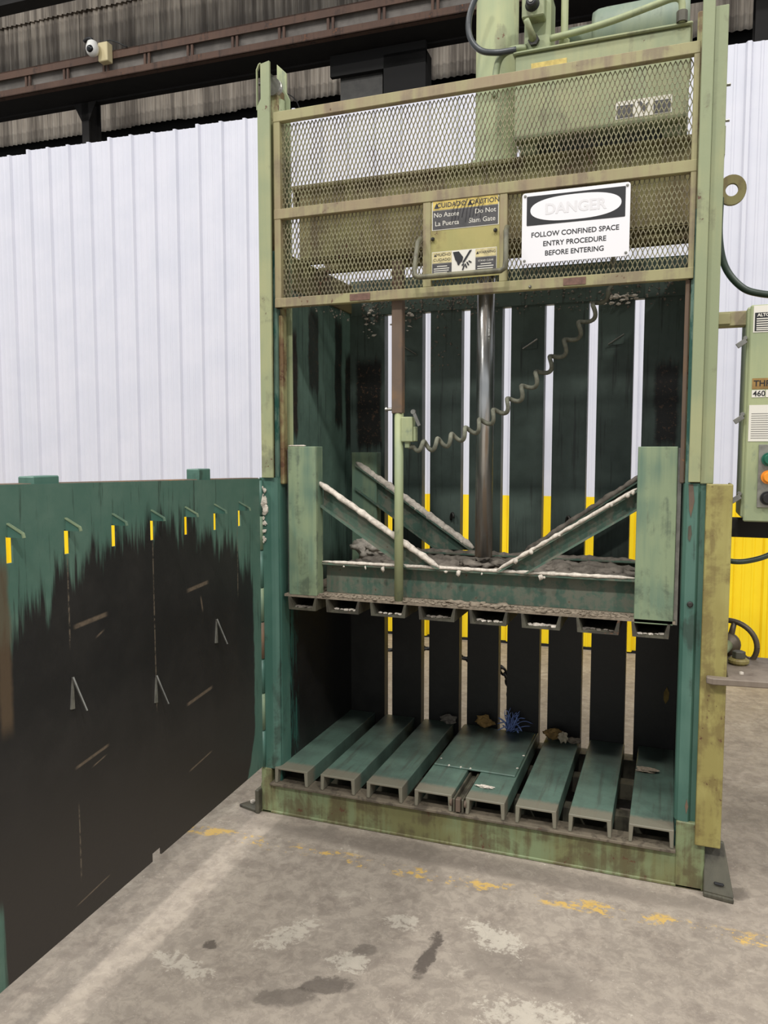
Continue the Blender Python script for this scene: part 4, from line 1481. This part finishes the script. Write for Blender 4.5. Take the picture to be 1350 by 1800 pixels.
lf = MB()
for k, (y, z, r, x0, x1) in enumerate(((.17, .985, .026, .25, 1.45), (.24, 1.00, .03, .25, 1.45), (.32, 1.00, .03, .25, .80), (.32, 1.0, .03, .88, 1.45), (.44, 1.005, .034, .28, 1.45), (.53, 1.01, .03, .28, 1.45), (.585, 1.035, .02, .28, 1.45))):
    rope(lf, (x0, y, z), (x1, y, z), r, 20 + k, .018, .75)
rope(lf, (.965, .64, 1.05), (1.46, .64, 1.40), .014, 33, .008, .9)
for i in range(40):
    x = random.uniform(.3, 1.42)
    if .74 < x < .92:
        continue
    lf.blob((x, random.uniform(.2, .56), 1.015), random.uniform(.012, .03), 2, .55, 50 + i, sc=(1.5, 1, .5))
for i in range(14):
    a = random.uniform(0, 2 * pi)
    lf.blob((.843 + cos(a) * .06, .38 + sin(a) * .06, 1.03), random.uniform(.014, .03), 2, .5, 90 + i, sc=(1.4, 1, .6))
o = lf.build('grey_lint', 'lintgrey', smooth=True)
tag(o, 'grey rolls of packed lint heaped on top of the platen', 'lint', kind='stuff')

lf = MB()
lf.blob((.30, .52, 1.05), .07, 3, .45, 3, sc=(1.3, .8, .75), freq=2.6)
lf.blob((.36, .50, 1.045), .05, 3, .45, 5, sc=(1.6, .8, .7), freq=2.6)
lf.tube(spline([(.30, .47, 1.06), (.40, .46, 1.062), (.52, .46, 1.045)]), [.012 + .003 * ((i * 7) % 3) for i in range(17)], 8)
o = lf.build('lint_clump', 'lint', smooth=True)
tag(o, 'big pale lint clump between the two left platen braces', 'lint', kind='stuff')

# dust and fluff along the platen front ledge
lf = MB()
for i in range(380):
    x = random.uniform(.25, 1.45)
    y = random.uniform(.035, .10)
    lf.blob((x, y, .917), random.uniform(.003, .009), 1, .5, i, sc=(1.6, 1.2, .5))
for i in range(10):
    x = random.uniform(.70, 1.0)
    lf.blob((x, random.uniform(.045, .09), .922), random.uniform(.008, .016), 2, .5, i, sc=(1.8, 1, .6))
o = lf.build('ledge_dust', 'dust', smooth=True)
tag(o, 'brown dust and fluff caked on the platen front ledge', 'dust', kind='stuff')

# dark clinging lint at the top of the chamber back
lf = MB()
for i in range(520):
    x = random.uniform(.15, .82) if i < 370 else random.uniform(.9, 1.58)
    zr = random.random()
    if i < 370 and .48 < x < .66:
        z = 2.19 - .33 * zr * zr
    else:
        z = 2.20 - .10 * zr
    if z < 2.14 and any(R0 + RP * k - SG - .004 < x < R0 + RP * k + .004 for k in range(7)):
        continue
    lf.blob((x, .756, z), random.uniform(.0015, .005), 1, .7, i, sc=(1.2, .6, random.uniform(.6, 1.8)))
o = lf.build('clinging_lint', 'lintgrey')
tag(o, 'dull grey flecks of lint clinging to the chamber back top', 'lint', kind='stuff')
lf = MB()
for i in range(70):
    x = random.choice((random.uniform(1.27, 1.40), random.uniform(1.27, 1.40), random.uniform(.30, .42), random.uniform(.16, .22)))
    lf.blob((x, .748, random.uniform(2.115, 2.16) if x > 1 else random.uniform(2.02, 2.17)), random.uniform(.002, .0085), 1, .7, i, sc=(1.4, .7, .8))
o = lf.build('lint_tufts', 'lint')
tag(o, 'pale lint tufts caught above the chamber back slots', 'lint', kind='stuff')
lf = MB()
for i in range(150):
    y = random.uniform(.1, .74)
    lf.blob((.091, y, random.uniform(2.10, 2.27)), random.uniform(.0015, .006), 1, .6, i, sc=(.7, 1.2, .9))
o = lf.build('wall_lint', 'lint')
tag(o, 'pale lint specks stuck inside the left chamber wall top', 'lint', kind='stuff')
lf = MB()
for i in range(30):
    z = random.uniform(1.13, 1.37)
    lf.blob((.034 + random.uniform(-.006, .006), -.006, z), random.uniform(.003, .007) * (2 if 1.26 < z < 1.30 else 1), 1, .6, i, sc=(1, .6, 1.4))
o = lf.build('hinge_lint', 'lint')
tag(o, 'pale lint caught along the upper door hinge', 'lint', kind='stuff')

# ------------------------------------------------------------------ scraps on the chamber floor


def scrap(name, label, mat, c, r, sc, seed, cat, jit=.38, rot=(0, 0, 0)):
    m_ = MB()
    m_.blob((0, 0, 0), r, 3, jit, seed, None, sc, 2.4)
    zmin = min(v.z for v in m_.v)
    o_ = m_.build(name, mat, loc=(c[0], c[1], c[2] - zmin), rot=rot)
    return tag(o_, label, cat)


scrap('paper_scrap', 'crumpled mustard-brown paper scrap at the back of the chamber floor', 'card', (.776, .72, .2085), .032, (1.2, .5, .8), 4, 'paper scrap')
scrap('card_scrap', 'torn brown cardboard scrap below the fifth back slot', 'card', (1.10, .70, .2), .036, (1.2, .6, .6), 8, 'cardboard scrap')
scrap('paper_scrap', 'cream torn paper corner on the brown cardboard scrap', 'paper', (1.145, .665, .2), .022, (.9, .5, 1.1), 12, 'paper scrap')
scrap('card_scrap', 'flat dull cardboard flake right of the cream paper corner', 'dust', (1.19, .68, .2), .026, (1.2, .5, .5), 15, 'cardboard scrap')
scrap('rag_scrap', 'small crumpled brown rag on the rightmost floor channel', 'dust', (1.50, .47, .2), .024, (1.7, .7, .4), 21, 'rag')
scrap('lint_ball', 'grey tangled lint wad on the third floor channel end', 'lintgrey', (.60, .73, .2), .024, (1.5, .6, .8), 25, 'lint')
scrap('putty_scrap', 'pale T-shaped putty scrap on the channel right of the hook', 'lint', (.925, .10, .2), .011, (3.0, .9, .45), 31, 'scrap')
m_ = MB().prism([(.0, 0), (.012, .02), (.014, .05), (.004, .075), (-.008, .05), (-.009, .02)], 0, .004)
o = m_.build('dry_leaf', 'leaf', loc=(1.565, .7575, .40), rot=(0, 0, 0))
tag(o, 'small dry yellowed leaf stuck low on the rightmost back slat', 'leaf')
# blue plastic strands
m_ = MB()
for i in range(34):
    b_ = Vector((.895 + random.uniform(-.015, .02), .715 + random.uniform(-.02, .02), .212))
    if i < 24:
        tip = b_ + Vector((random.uniform(-.02, .05), random.uniform(-.03, .03), random.uniform(.05, .10)))
    else:
        tip = b_ + Vector((random.uniform(.03, .12) * random.choice((1, 1, -.5)), random.uniform(-.05, .03), random.uniform(.0, .05)))
    mid = b_.lerp(tip, .5) + Vector((random.uniform(-.015, .015), random.uniform(-.01, .01), random.uniform(.0, .03)))
    m_.tube(spline([b_, mid, tip], 4), [.0045] * 8 + [.0015], 5, True, None, .4)
o = m_.build('plastic_twine', 'blue', smooth=True)
tag(o, 'frayed bunch of blue plastic twine at the chamber back', 'plastic twine')

# ------------------------------------------------------------------ remove the doubled slat
seen = {}
for c in list(BAL.children):
    if c.name.startswith('back_slat'):
        k = round(c.location.x, 3)
        if k in seen:
            bpy.data.objects.remove(c)
        else:
            seen[k] = 1
